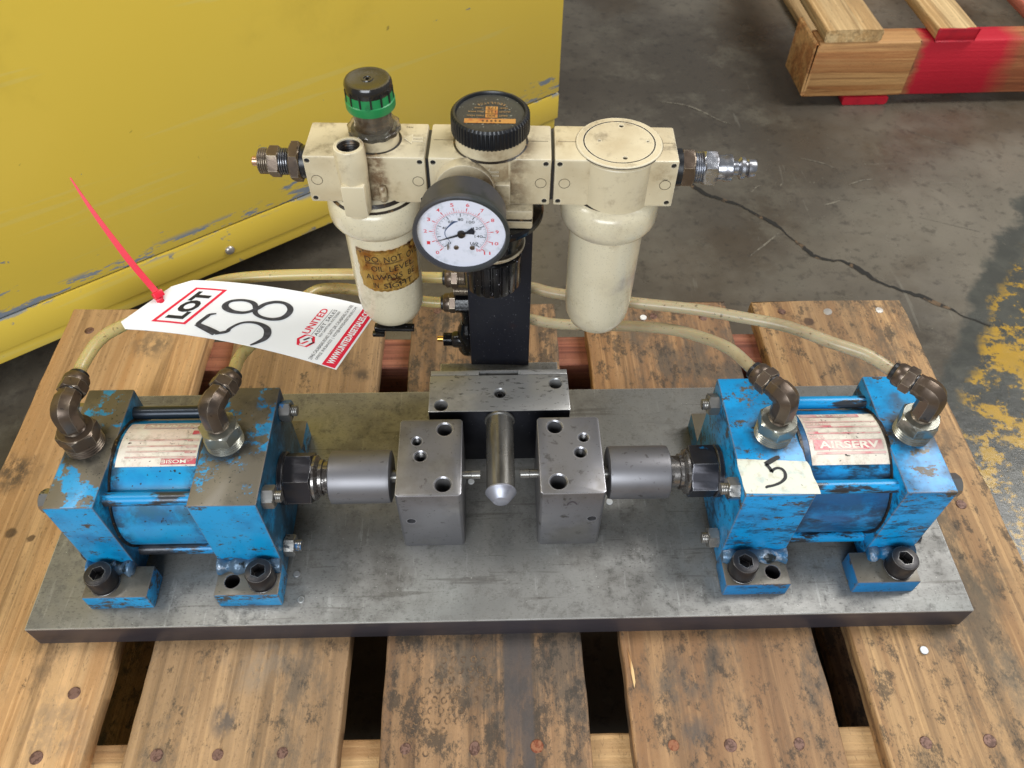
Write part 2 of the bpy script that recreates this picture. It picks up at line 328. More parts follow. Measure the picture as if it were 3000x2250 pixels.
m_copper = mat('pale_copper', (205, 165, 135), .28, .85)
CRM = (208, 195, 164)
m_cream = mat('cream_enamel', CRM, .36, 0, coat=.1, rvar=.2, layers=[
    dict(c=(178, 160, 126), s=16, lo=.46, hi=.72, d=4, a=.75), dict(c=(124, 100, 70), s=34, lo=.54, hi=.76, d=9, rg=.74, a=.75),
    dict(c=(112, 92, 68), s=900, lo=.64, hi=.72, d=4, a=.35), dict(c=(92, 76, 58), s=26, lo=.53, hi=.66, d=8, rg=.7, a=.7, w=lambda g: g.up()),
    dict(c=(84, 66, 46), s=90, lo=.40, hi=.64, d=8, rg=.7, a=.8, w=lambda g: g.ring(.0028, -.0067, .0203, .0225, .0310)),
    dict(c=(84, 66, 46), s=90, lo=.34, hi=.60, d=8, rg=.7, a=.8, w=lambda g: g.ring(-.0630, -.0067, .0135, .0150, .0200)),
    dict(c=(96, 66, 36), s=90, lo=.30, hi=.55, d=8, rg=.7, a=.9, w=lambda g: g.disc(-.0622, -.0258, .0018, .0080, .006, 200)),
    dict(c=(130, 106, 76), s=60, lo=.44, hi=.66, d=8, rg=.7, a=.7, w=lambda g: g.disc(.010, -.026, .010, .026, .012, 60))],
    edge=dict(w=.0008, c=(228, 220, 198), s=60, lo=.3, hi=.45, m=0, r=.35), bump=[dict(s=300, k=.15, h=.0002)])
m_bowl = mat('speckled_cream', (214, 204, 176), .26, 0, coat=.3, rvar=.15, layers=[
    dict(c=(190, 178, 146), s=14, lo=.48, hi=.7, a=.6), dict(c=(104, 94, 84), s=1100, lo=.58, hi=.70, d=3, a=.32), dict(c=(96, 84, 70), s=700, lo=.67, hi=.73, d=3, a=.4), dict(c=(140, 122, 96), s=44, lo=.52, hi=.76, d=9, rg=.74, a=.65), dict(c=(168, 158, 160), s=14, lo=.56, hi=.72, d=4, a=.5)], bump=[dict(s=260, k=.15, h=.0002)])
m_grime_shade = mat('grime_and_shade', (34, 26, 18), .4, .0, layers=[dict(c=(110, 84, 50), s=300, lo=.58, hi=.66, d=4)], bump=[dict(s=260, k=.6, h=.0006)])  # grime, also the painted shade in the dome holes and slot
m_black = mat('black_plastic', (26, 27, 30), .34, 0, rvar=.15, layers=[dict(c=(52, 54, 50), s=30, lo=.55, hi=.72, a=.5)], bump=[dict(s=200, k=.08)])
m_glossb = mat('glossy_black_cap', (34, 32, 30), .16, 0, coat=.3, rvar=.1, layers=[dict(c=(46, 42, 36), s=60, lo=.46, hi=.66, d=6, r=.35, a=.8)], bump=[dict(s=160, k=.15)])
m_dkn = mat('dusty_knob_face', (46, 46, 44), .5, 0, layers=[dict(c=(62, 62, 54), s=60, lo=.45, hi=.7, a=.8), dict(c=(130, 130, 120), s=600, lo=.69, hi=.73, d=1)])
m_wet = mat('oily_black_plastic', (16, 16, 18), .16, 0, layers=[dict(c=(34, 30, 28), s=40, lo=.5, hi=.65), dict(c=(190, 190, 200), s=900, lo=.75, hi=.77, d=1)], bump=[dict(s=180, k=.3, h=.0004)])
m_post = mat('black_bracket_paint', (29, 30, 38), .42, .25, rvar=.15, layers=[dict(c=(48, 30, 30), s=24, lo=.62, hi=.72, a=.8), dict(c=(150, 150, 156), s=900, lo=.76, hi=.78, d=1)], bump=[dict(s=300, k=.12)])
m_green = mat('green_plastic', (34, 132, 74), .4, 0, layers=[dict(c=(20, 74, 46), s=60, lo=.55, hi=.66, a=.8)])
m_gauge = mat('gauge_case', (62, 62, 66), .45, .1, layers=[dict(c=(46, 50, 48), s=22, lo=.47, hi=.56, a=.9), dict(c=(92, 84, 80), s=30, lo=.6, hi=.68, a=.7)], bump=[dict(s=200, k=.12)])
m_dial = mat('gauge_dial', (222, 224, 236), .5, 0, layers=[dict(c=(176, 170, 158), w=lambda g: g.m('MULTIPLY', g.rng(g.sep(g.obj)[0], -.0345, -.0315, 1, 0), 1.), a=.75), dict(c=(200, 204, 214), s=200, lo=.5, hi=.7)])
m_ink = mat('black_ink', (30, 30, 32), .6); m_red = mat('red_ink', (216, 52, 60), .6); m_redt = mat('tag_red', (224, 26, 62), .5)
m_grey = mat('marker_ink', (52, 52, 58), .55, layers=[dict(c=(74, 74, 82), s=300, lo=.45, hi=.6, a=.8)])
m_bluei = mat('blue_curve', (66, 84, 120), .5); m_gtext = mat('grey_print', (88, 88, 92), .6)
m_clear = mat('dirty_clear_plastic', (200, 190, 170), .08, 0, trans=.88, layers=[dict(c=(120, 86, 46), s=70, lo=.5, hi=.62, d=6, r=.3, a=.8)])
m_glass = mat('gauge_glass', (255, 255, 255), .03, 0, trans=1.)
m_orange = mat('orange_print', (176, 126, 62), .5, layers=[dict(c=(160, 94, 50), s=120, lo=.5, hi=.65)]); m_tan = mat('tan_print', (150, 116, 72), .6)
m_hose = mat('yellowed_hose', (206, 188, 128), .28, 0, sss=.35, trans=.25, rvar=.1, layers=[dict(c=(170, 142, 92), s=14, lo=.48, hi=.68, a=.6), dict(c=(104, 78, 50), s=70, lo=.6, hi=.66, d=8, rg=.75, a=.8, st=(.5, 1, 1)), dict(c=(96, 80, 60), s=300, lo=.64, hi=.7, d=3, a=.6)], bump=[dict(s=90, k=.1)])
m_hose2 = mat('grey_dusty_hose', (190, 176, 142), .32, 0, sss=.3, trans=.2, layers=[dict(c=(146, 126, 92), s=14, lo=.45, hi=.66, a=.7), dict(c=(84, 70, 54), s=60, lo=.6, hi=.66, d=8, rg=.75, a=.85, st=(.5, 1, 1)), dict(c=(90, 76, 60), s=300, lo=.62, hi=.68, d=3, a=.7)], bump=[dict(s=90, k=.12)])
m_paper = mat('white_card', (240, 242, 244), .5, 0); m_tie = mat('red_nylon', (226, 40, 62), .32, 0, sss=.1)
m_tape = mat('masking_tape', (214, 216, 200), .6, 0, layers=[dict(c=(150, 176, 182), s=70, lo=.55, hi=.7, a=.5), dict(c=(182, 174, 150), s=160, lo=.52, hi=.68, d=6, a=.6), dict(c=(120, 110, 96), s=300, lo=.67, hi=.71, a=.7)], bump=[dict(s=220, k=.3, h=.0003)])
m_label = mat('aluminium_label', (232, 224, 208), .36, .0, rvar=.15, layers=[dict(c=(232, 196, 186), s=30, lo=.5, hi=.66, a=.4), dict(c=(160, 148, 126), s=110, lo=.46, hi=.68, d=9, rg=.75, a=.6), dict(c=(64, 54, 46), s=60, lo=.60, hi=.66, d=9, rg=.8, a=.7), dict(c=(60, 52, 46), s=420, lo=.67, hi=.70, d=3, st=(.5, 1, 1))], bump=[dict(s=60, k=.2, h=.0006)])
def faded(name, c): return mat(name, c, .45, .1, layers=[dict(c=(228, 214, 202), s=60, lo=.36, hi=.56, d=7, a=.7), dict(c=(70, 58, 52), s=420, lo=.67, hi=.70, d=3)])
m_lred = faded('faded_red_print', (214, 112, 122)); m_lredL = faded('very_faded_red', (200, 140, 136)); m_lredD = mat('stronger_red', (206, 84, 98), .45, .0, layers=[dict(c=(205, 180, 165), s=200, lo=.5, hi=.6, a=.8)])
m_disc = mat('cut_disc', (150, 152, 154), .45, .6); m_white = mat('white_disc', (226, 226, 224), .45, 0)
def wood(name, a, b, dark, stain=.56, hole=True, gl=(110, 1.4, 60), across=False, extra=()):
    st = (1, .03, 1) if not across else (.03, 1, 1); st2 = (1, .10, 1) if not across else (.10, 1, 1)
    return mat(name, a, .66, 0, rvar=.1, layers=[
        dict(c=b, s=34, lo=.40, hi=.60, st=st, d=3, dist=.8), dict(c=tuple(int(x*.70) for x in b), s=120, lo=.50, hi=.64, st=st, d=3, dist=.4, a=.6),
        dict(c=tuple(int(min(255, x*1.16)) for x in a), s=260, lo=.50, hi=.66, st=st, d=3, a=.5),
        dict(c=tuple(int(x*.74+14) for x in b), s=8, lo=.46, hi=.62, d=6, st=st2, a=.5),
        dict(c=dark, s=13, lo=stain, hi=stain+.12, st=(1, .4, 1), d=10, rg=.78, a=.78),
        dict(c=tuple(int(x*.62) for x in dark), s=70, lo=stain+.02, hi=stain+.10, st=(1, .6, 1), d=10, rg=.84, a=.75),
        dict(c=tuple(int(x*.5) for x in dark), s=34, lo=.63, hi=.67, d=10, rg=.8, st=(1, .5, 1), a=.8),
        dict(c=(70, 52, 36), s=520, lo=.61, hi=.68, d=3, st=(1, .3, 1), a=.35)] + list(extra),
        bump=[dict(s=150, st=st, d=4, k=.7, h=.0014), dict(s=260, d=8, rg=.7, k=.6, h=.0012)])
m_w1 = wood('pallet_wood_pale', (202, 162, 114), (182, 138, 90), (120, 96, 70), .58, extra=[dict(c=(62, 54, 48), s=130, lo=.36, hi=.56, d=8, rg=.75, st=(1, .6, 1), w=lambda g: g.disc(-0.3985, 0.0466, 0.0022, 0.0253, 0.0198, 40), a=0.85), dict(c=(70, 52, 38), w=lambda g: g.disc(-0.3838, -0.0103, 0.0033, 0.0055, 0.002, 160), a=0.8), dict(c=(70, 52, 38), w=lambda g: g.disc(-0.366, -0.015, 0.0024, 0.004, 0.003, 160), a=0.8), dict(c=(110, 100, 88), s=130, lo=.36, hi=.56, d=8, rg=.75, st=(1, .6, 1), w=lambda g: g.disc(-0.3, -0.155, 0.003, 0.0345, 0.027, 40), a=0.45), dict(c=(92, 82, 70), s=130, lo=.36, hi=.56, d=8, rg=.75, st=(1, .6, 1), w=lambda g: g.disc(-0.325, 0.185, 0.0022, 0.0253, 0.0198, 40), a=0.7)])
m_w2 = wood('pallet_wood_warm', (186, 150, 108), (156, 122, 84), (96, 84, 70), .525, extra=[dict(c=(54, 46, 40), s=130, lo=.36, hi=.56, d=8, rg=.75, st=(1, .6, 1), w=lambda g: g.disc(-0.15, 0.162, 0.002, 0.023, 0.018, 40), a=0.8), dict(c=(58, 48, 40), s=130, lo=.36, hi=.56, d=8, rg=.75, st=(1, .6, 1), w=lambda g: g.disc(-0.125, 0.145, 0.001, 0.0115, 0.009, 40), a=0.8), dict(c=(84, 78, 74), s=130, lo=.36, hi=.56, d=8, rg=.75, st=(1, .6, 1), w=lambda g: g.disc(-0.19, -0.155, 0.0012, 0.0138, 0.0108, 40), a=0.8), dict(c=(140, 128, 112), s=130, lo=.36, hi=.56, d=8, rg=.75, st=(1, .6, 1), w=lambda g: g.disc(-0.17, -0.12, 0.0028, 0.0322, 0.0252, 40), a=0.5)])
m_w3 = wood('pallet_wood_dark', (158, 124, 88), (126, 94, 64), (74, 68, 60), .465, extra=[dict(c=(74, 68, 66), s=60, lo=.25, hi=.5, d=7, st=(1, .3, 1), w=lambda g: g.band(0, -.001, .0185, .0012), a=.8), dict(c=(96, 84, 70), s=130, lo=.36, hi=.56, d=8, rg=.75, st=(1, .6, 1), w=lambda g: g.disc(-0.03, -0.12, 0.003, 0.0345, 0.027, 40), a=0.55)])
m_w4 = wood('pallet_wood_brown', (176, 138, 96), (146, 108, 72), (84, 76, 66), .49, extra=[dict(c=(84, 78, 70), s=130, lo=.36, hi=.56, d=8, rg=.75, st=(1, .6, 1), w=lambda g: g.disc(0.118, -0.135, 0.0022, 0.0253, 0.0198, 40), a=0.7), dict(c=(70, 62, 54), s=130, lo=.36, hi=.56, d=8, rg=.75, st=(1, .6, 1), w=lambda g: g.disc(0.145, -0.12, 0.0012, 0.0138, 0.0108, 40), a=0.7), dict(c=(88, 78, 66), s=130, lo=.36, hi=.56, d=8, rg=.75, st=(1, .6, 1), w=lambda g: g.disc(0.13, 0.19, 0.0016, 0.0184, 0.0144, 40), a=0.6), dict(c=(78, 74, 70), s=130, lo=.36, hi=.56, d=8, rg=.75, st=(1, .6, 1), w=lambda g: g.disc(0.128, -0.17, 0.0016, 0.0184, 0.0144, 40), a=0.7)])
m_w5 = wood('pallet_wood_ochre', (180, 144, 100), (150, 114, 76), (86, 76, 62), .495, extra=[dict(c=(112, 84, 60), s=130, lo=.36, hi=.56, d=8, rg=.75, st=(1, .6, 1), w=lambda g: g.disc(0.296, 0.202, 0.0012, 0.0138, 0.0108, 40), a=0.6), dict(c=(104, 88, 70), s=130, lo=.36, hi=.56, d=8, rg=.75, st=(1, .6, 1), w=lambda g: g.disc(0.335, 0.15, 0.0024, 0.0276, 0.0216, 40), a=0.7), dict(c=(96, 84, 66), s=130, lo=.36, hi=.56, d=8, rg=.75, st=(1, .6, 1), w=lambda g: g.disc(0.36, -0.07, 0.003, 0.0345, 0.027, 40), a=0.75), dict(c=(104, 86, 66), s=130, lo=.36, hi=.56, d=8, rg=.75, st=(1, .6, 1), w=lambda g: g.disc(0.372, 0.06, 0.0026, 0.0299, 0.0234, 40), a=0.7), dict(c=(104, 96, 82), s=130, lo=.36, hi=.56, d=8, rg=.75, st=(1, .6, 1), w=lambda g: g.disc(0.36, -0.15, 0.003, 0.0345, 0.027, 40), a=0.6), dict(c=(60, 40, 28), w=lambda g: g.disc(0.3, 0.205, 0.0036, 0.006, 0.002, 160), a=0.8)])
m_str = wood('stringer_wood', (196, 160, 112), (166, 126, 82), (100, 84, 64), .66, across=True)
m_strb = wood('red_stringer_wood', (172, 112, 86), (142, 84, 66), (90, 60, 48), .66, across=True)
m_wp = wood('new_pine', (214, 166, 106), (184, 122, 68), (120, 84, 50), .7, across=True)
m_wp2 = wood('new_pine_deck', (216, 186, 136), (196, 156, 102), (110, 100, 80), .66)
def redwood():
    m = wood('red_sprayed_pine', (176, 112, 72), (150, 86, 54), (110, 70, 50), .7, across=True); g = m.node_tree
    b = [n for n in g.nodes if n.type == 'BSDF_PRINCIPLED'][0]; src = b.inputs['Base Color'].links[0].from_socket; tc = [n for n in g.nodes if n.type == 'TEX_COORD'][0]
    sp = g.nodes.new('ShaderNodeSeparateXYZ'); g.links.new(tc.outputs['Object'], sp.inputs[0])
    nz = g.nodes.new('ShaderNodeTexNoise'); nz.inputs['Scale'].default_value = 30; nz.inputs['Detail'].default_value = 6; g.links.new(tc.outputs['Object'], nz.inputs['Vector'])
    ma = g.nodes.new('ShaderNodeMath'); ma.operation = 'MULTIPLY_ADD'; g.links.new(nz.outputs['Fac'], ma.inputs[0]); ma.inputs[1].default_value = .035; g.links.new(sp.outputs[0], ma.inputs[2])
    a = g.nodes.new('ShaderNodeMapRange'); g.links.new(ma.outputs[0], a.inputs[0]); a.inputs[1].default_value = .176; a.inputs[2].default_value = .186
    c = g.nodes.new('ShaderNodeMapRange'); g.links.new(ma.outputs[0], c.inputs[0]); c.inputs[1].default_value = .30; c.inputs[2].default_value = .335; c.inputs[3].default_value = 1; c.inputs[4].default_value = 0
    mu = g.nodes.new('ShaderNodeMath'); mu.operation = 'MULTIPLY'; g.links.new(a.outputs[0], mu.inputs[0]); g.links.new(c.outputs[0], mu.inputs[1])
    mx = g.nodes.new('ShaderNodeMix'); mx.data_type = 'RGBA'; g.links.new(mu.outputs[0], mx.inputs[0]); g.links.new(src, mx.inputs[6]); mx.inputs[7].default_value = lin((190, 22, 44)); g.links.new(mx.outputs[2], b.inputs['Base Color'])
    return m
m_wr = redwood(); m_redp = mat('red_paint', (186, 24, 44), .5, layers=[dict(c=(150, 20, 40), s=20, lo=.45, hi=.7), dict(c=(60, 40, 50), s=90, lo=.64, hi=.7)])
m_pink = wood('pink_sprayed_deck', (210, 130, 104), (204, 112, 92), (150, 100, 80), .7)
m_nail = mat('rusty_nail', (122, 92, 80), .55, .3, layers=[dict(c=(84, 58, 46), s=400, lo=.45, hi=.6)], bump=[dict(s=500, k=.5)])
m_nailo = mat('orange_rust_nail', (146, 96, 66), .55, .2, layers=[dict(c=(120, 60, 32), s=400, lo=.45, hi=.6)], bump=[dict(s=500, k=.5)])
m_nails = mat('silver_nail', (190, 184, 176), .35, .7)
m_yel = mat('yellow_cabinet_paint', (222, 192, 76), .30, 0, coat=.1, layers=[
    dict(c=(222, 190, 72), s=2.2, lo=.4, hi=.65, a=.6), dict(c=(124, 104, 52), s=22, lo=.665, hi=.70, d=8, rg=.74, a=.7), dict(c=(120, 128, 138), s=34, lo=.69, hi=.70, d=5, rg=.7, st=(.6, .6, 1.3)), dict(c=(214, 196, 110), s=60, lo=.62, hi=.66, st=(.05, .05, 1), d=3, a=.35), dict(c=(170, 144, 54), s=5, lo=.56, hi=.74, d=6, a=.4),
    dict(c=(138, 146, 156), s=26, lo=.505, hi=.525, st=(.4, .4, 2.2), d=9, rg=.72, w=lambda g: g.band(2, .052, .070, .004)),
    dict(c=(132, 142, 152), s=26, lo=.565, hi=.59, st=(.4, .4, 1.6), d=9, rg=.72, w=lambda g: g.band(2, .066, .088, .008)),
    dict(c=(120, 128, 140), s=18, lo=.62, hi=.65, d=8, w=lambda g: g.band(2, .00, .05, .004))], bump=[dict(s=2.5, k=.05, h=.004), dict(s=400, k=.05, h=.0002)])
m_gap = mat('dark_seam', (48, 50, 42), .7)
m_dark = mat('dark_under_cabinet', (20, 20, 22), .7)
def floor_mat():
    m = bpy.data.materials.new('workshop_floor'); m.use_nodes = True; g = G(m)
    c = g.mix(g.rng(g.noise(1.6, 5, .6), .38, .64), lin((124, 117, 104)), lin((78, 72, 63)))
    c = g.mix(g.m('MULTIPLY', g.rng(g.noise(3.2, 6, .6, off=(3, 1, 0)), +.50, .66), .6), c, lin((74, 62, 46)))
    c = g.mix(g.m('MULTIPLY', g.rng(g.noise(14, 8, .7, off=(9, 0, 0)), .5, .68), .5), c, lin((112, 107, 94)))
    c = g.mix(g.m('MULTIPLY', g.rng(g.noise(60, 8, .75), .52, .64), .45), c, lin((52, 48, 44)))
    c = g.mix(g.m('MULTIPLY', g.rng(g.noise(46, 4, .6, st=(1, .12, 1), dist=1), .68, .72), .3), c, lin((134, 130, 118)))
    c = g.mix(g.m('MULTIPLY', g.rng(g.noise(30, 5, .7, st=(.1, 1, 1), dist=.6), .66, .70), .5), c, lin((140, 136, 124)))
    # painted lane at the right: dark grey-green paint with worn yellow on it (line through two points of the floor)
    s_ = g.sep(g.obj); d = g.m('ADD', g.m('MULTIPLY', s_[0], .80), g.m('MULTIPLY', s_[1], -.60))
    dn = g.m('ADD', d, g.m('MULTIPLY', g.m('SUBTRACT', g.noise(7, 6, .65), .5), .12))
    lane = g.rng(dn, .185, .20)
    c = g.mix(g.m('MULTIPLY', lane, .85), c, g.mix(g.rng(g.noise(30, 8, .7), .4, .65), lin((58, 61, 58)), lin((76, 78, 72))))
    yel = g.m('MULTIPLY', g.rng(dn, .215, .235), g.rng(g.noise(22, 14, .82, off=(5, 5, 0)), .492, .525))
    c = g.mix(yel, c, g.mix(g.noise(40, 5), lin((186, 146, 44)), lin((150, 122, 52))))
    g.put(g.b.inputs['Base Color'], c)
    g.put(g.b.inputs['Roughness'], g.mixf(g.rng(g.noise(5, 6, .6), .4, .65), .22, .46))
    b = g.n('ShaderNodeBump'); b.inputs['Strength'].default_value = .25; b.inputs['Distance'].default_value = .002; g.l(g.noise(60, 8, .7), b.inputs['Height']); g.l(b.outputs[0], g.b.inputs['Normal'])
    return m
m_floor = floor_mat(); m_crack = mat('crack_dirt', (34, 32, 28), .8, 0, layers=[dict(c=(104, 84, 62), s=40, lo=.55, hi=.62)])
#GEOMETRY
GZ = -.165; PT = -.0251
# ------------------------------------------------------------------ floor
bm = bmesh.new(); quad(bm, (-3, 4, -2, 5), lambda x, y: (x, y, GZ), 1, 1)
fl = finish('floor', bm, m_floor, None); tag(fl, None, None, kind='structure'); fl.data.flip_normals() if fl.data.polygons[0].normal.z < 0 else None
ck = [(.235, .76), (.2753, .7127), (.2943, .6865), (.3153, .6746), (.336, .6629), (.3545, .6424), (.3685, .629), (.3796, .6158), (.3911, .5944), (.4007, .5777), (.4117, .5572), (.4279, .547), (.4487, .5446), (.4598, .5366), (.469, .5228), (.4821, .5055), (.5013, .492), (.5254, .4787), (.5459, .4639), (.5647, .4459), (.60, .42)]
bm = bmesh.new(); P = []
for a, b in zip(ck, ck[1:]):
    for k in range(5): t = k/5; P.append((a[0]+(b[0]-a[0])*t+random.uniform(-.0012, .0012), a[1]+(b[1]-a[1])*t+random.uniform(-.0012, .0012)))
ws = [0.5+3.4*max(0, mnoise.noise(Vector((p[0]*22, p[1]*22, 0)))+.25)+random.uniform(0, .5) for p in P]
stroke(bm, [(p[0], p[1], w) for p, w in zip(P, ws)], .0030, lambda x, y: (x, y, GZ+.0006), smooth=False)
o = finish('crack', bm, m_crack, fl)
bm = bmesh.new(); fz_ = lambda x, y: (x, y, GZ+.0004)
for pts in ([(.3300, .5560, .3), (.3520, .5780, 1.1), (.3780, .6010, .5)], [(.4010, .6960, .4), (.4100, .7120, .8)], [(.2600, .9250, .4), (.3100, .9100, 1.6), (.3500, .8700, .8), (.3700, .8560, .2)], [(.5000, .7050, .2), (.5250, .7150, 1.), (.5450, .7180, .3)],
            [(.6200, .8500, .2), (.6700, .8100, .5), (.7300, .7700, .2)], [(.4550, .6600, .4), (.4700, .6640, 1.3), (.4800, .6700, .4)], [(.5800, .6300, .2), (.6500, .6000, .4)], [(.4480, .7700, .3), (.4800, .7560, .7), (.5000, .7400, .2)], [(.36, .69, .3), (.372, .702, .9), (.38, .705, .2)]):
    stroke(bm, [(x+random.uniform(-.001, .001), y+random.uniform(-.001, .001), w) for x, y, w in pts], .0022, fz_, 5)
for k in range(130):
    x, y = random.gauss(.47, .12), random.gauss(.66, .10); a = random.uniform(0, 6.28); l = random.uniform(.0008, .005); w = random.uniform(.3, 1.2)
    stroke(bm, [(x, y, .2), (x+l*math.cos(a)*.5, y+l*math.sin(a)*.5, w), (x+l*math.cos(a), y+l*math.sin(a), .2)], .0012, fz_, 3)
o = finish('scuff_marks', bm, mat('pale_scuff', (128, 122, 108), .6, layers=[dict(c=(92, 86, 76), s=160, lo=.4, hi=.6)]), fl); o['kind'] = 'stuff'
# ------------------------------------------------------------------ yellow cabinet
cd = Vector((.81787, .5754, 0)); cn = Vector((-.5754, .81787, 0)); C0 = Vector((-.5304, .3399, 0))
cab = thing('yellow_cabinet', (-.5304, .3399, -.115), 'large yellow painted sheet metal cabinet with chipped seam', 'cabinet')
cab.rotation_euler = (0, 0, math.atan2(.5754, .81787))
def cb(s0, s1, d0, d1, z0, z1): return boxbm(s0-.5304, s1-.5304, d0+.3399, d1+.3399, z0, z1)
finish('side_panel', cb(-.9, .757, .0, .6, -.059, .95), m_yel, cab, bev=.003)
finish('bottom_rail', cb(-.9, .7572, .0005, .59, -.0985, -.0605), m_yel, cab, bev=.001)
finish('seam', cb(-.895, .750, .003, .55, -.0606, -.0589), m_gap, cab)
finish('bottom_lip', cb(-.9, .755, .0045, .59, -.116, -.0990), m_yel, cab, bev=.001)
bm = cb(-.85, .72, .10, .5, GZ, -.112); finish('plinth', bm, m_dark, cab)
for s_ in (.2673, -.25):
    finish('rivet', lathe([(.0058, 0), (.0056, .0012), (.004, .0030), (.0015, .0038), (0, .0039)], (s_-.5304, .3399+.0006, -.0905), (0, -1, 0), 20), m_nails, cab)
# ------------------------------------------------------------------ pallets
def board(name, x0, x1, y0, y1, z0, z1, m, parent, jit=.0012, n=26, along='y', bev=.0012, label=None):
    """a rough-sawn board: rounded arrises, edges that wander along its length"""
    bm = bmesh.new(); sx = 1 if along == 'y' else 0
    A0, A1, B0, B1 = (x0, x1, y0, y1) if sx else (y0, y1, x0, x1); sd = random.random()*90; b = bev
    sec = [(A0, z0+b), (A0, z1-b), (A0+b*.35, z1-b*.3), (A0+b*1.2, z1), ((A0*2+A1)/3, z1), ((A0+A1*2)/3, z1), (A1-b*1.2, z1), (A1-b*.35, z1-b*.3), (A1, z1-b), (A1, z0+b), (A1-b, z0), (A0+b, z0)]
    rings = []
    for i in range(n+1):
        t = B0+(B1-B0)*i/n; ring = []
        for k, (p, z) in enumerate(sec):
            e = k in (0, 1, 2, 3, 6, 7, 8, 9); j = mnoise.noise(Vector((t*40+sd, (p > (A0+A1)/2)*7.3, sd)))*jit*(1 if e else 0) + mnoise.noise(Vector((t*9+sd, (p > (A0+A1)/2)*3.3, sd)))*jit
            jz = mnoise.noise(Vector((t*18+sd, p*30, 2.2)))*jit*.35 if z > (z0+z1)/2 else 0
            tt = t + ((random.uniform(-1, 1)*jit*1.2) if i in (0, n) else 0)
            ring.append(bm.verts.new((p+j, tt, z+jz) if sx else (tt, p+j, z+jz)))
        rings.append(ring)
    for a, c in zip(rings, rings[1:]):
        for i in range(12): j = (i+1) % 12; bm.faces.new((a[i], a[j], c[j], c[i]))
    bm.faces.new(rings[0]); bm.faces.new(rings[-1][::-1])
    return finish(name, bm, m, parent, ang=50, label=label)
pal = thing('wooden_pallet', (0, .1, GZ), 'wooden pallet of wide worn deck boards carrying the steel plate and air cylinders', 'pallet')
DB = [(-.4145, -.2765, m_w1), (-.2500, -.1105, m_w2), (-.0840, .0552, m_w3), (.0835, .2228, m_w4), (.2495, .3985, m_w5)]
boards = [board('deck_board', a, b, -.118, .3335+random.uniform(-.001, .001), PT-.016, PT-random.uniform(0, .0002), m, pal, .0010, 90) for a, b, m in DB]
board('stringer', -.412, .396, -.100, -.0645, PT-.016-.0889-.001, PT-.0165, m_str, pal, .001, 20, 'x')
board('stringer', -.412, .396, .085, .1205, PT-.016-.0889-.001, PT-.0165, m_str, pal, .001, 20, 'x')
board('stringer', -.412, .396, .2675, .305, PT-.016-.0889-.001, PT-.0165, m_strb, pal, .001, 20, 'x')
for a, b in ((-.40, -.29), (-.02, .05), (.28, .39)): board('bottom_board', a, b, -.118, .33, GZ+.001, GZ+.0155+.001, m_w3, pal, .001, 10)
nb = lathe([(.0041, -.002), (.0041, .0002), (.0037, .0006), (0, .0007)], (0, 0, 0), 'z', 14)
bmesh.ops.recalc_face_normals(nb, faces=nb.faces); nmes = {}
for k, m in (('n', m_nail), ('o', m_nailo), ('s', m_nails)):
    me = bpy.data.meshes.new('nail'); nb.to_mesh(me); me.materials.append(m); nmes[k] = me
for x, y, k in [(-.3061, -.0759, 'n'), (-.2284, -.0762, 'n'), (-.1888, -.0766, 'n'), (-.1468, -.0764, 'n'), (-.0668, -.0756, 'n'), (-.0212, -.0766, 'n'), (.0199, -.0761, 'o'), (.1099, -.0775, 'o'), (.1475, -.0783, 'n'), (.193, -.0785, 'n'), (.2773, -.0795, 'n'), (.3201, -.0793, 'n'), (-.2949, -.0348, 'n'), (-.0598, .3257, 'n'), (.2768, .3188, 'n'), (.3218, .318, 's'), (.373, .319, 's'), (-.3855, -.075, 'n'), (.366, -.079, 'n'), (-.390, .306, 'n'), (-.335, .308, 'n'), (.110, .31, 'n'), (.150, .315, 'n'), (.198, .312, 'n'), (-.23, .30, 'n'), (.370, .1, 'n')]:
    o = link('nail', nmes[k], pal, Vector((x, y, PT-.0001))-Vector(pal.location)); o.scale = (random.uniform(.85, 1.1), random.uniform(.85, 1.15), 1); o.rotation_euler = (random.uniform(-.08, .08), random.uniform(-.08, .08), random.random()*3)
bm = bmesh.new(); random.seed(3)
for j in range(10):
    y = -.0180-j*.0068; x0 = -.047-.0022*j+(.004 if j < 2 else 0); n_ = (5, 5, 7, 7, 6, 5, 5, 4, 4, 3)[j]
    for i in range(n_):
        x = x0+i*.0069+random.uniform(-.0004, .0004); yy = y+random.uniform(-.0005, .0005)
        if random.random() < .12 or not -.080 < x < .0: continue
        a0 = random.uniform(0, 6.28); a1 = a0+random.uniform(3.2, 6.2)
        stroke(bm, [(x+.0018*math.cos(a0+(a1-a0)*k/10), yy+.0021*math.sin(a0+(a1-a0)*k/10), random.uniform(.1, 1.2)) for k in range(11)], .0010, lambda x, y: (x, y, PT+.00035), 1)
o = finish('pressed_ring_mark', bm, mat('pressed_mark', (112, 84, 56), .7, layers=[dict(c=(150, 116, 76), s=300, lo=.42, hi=.6)]), boards[2]) if 0 else finish('pressed_ring_mark', bm, mat('pressed_mark', (88, 68, 50), .7, layers=[dict(c=(124, 98, 70), s=300, lo=.42, hi=.60)]), pal)
o['kind'] = 'stuff'; random.seed(11)
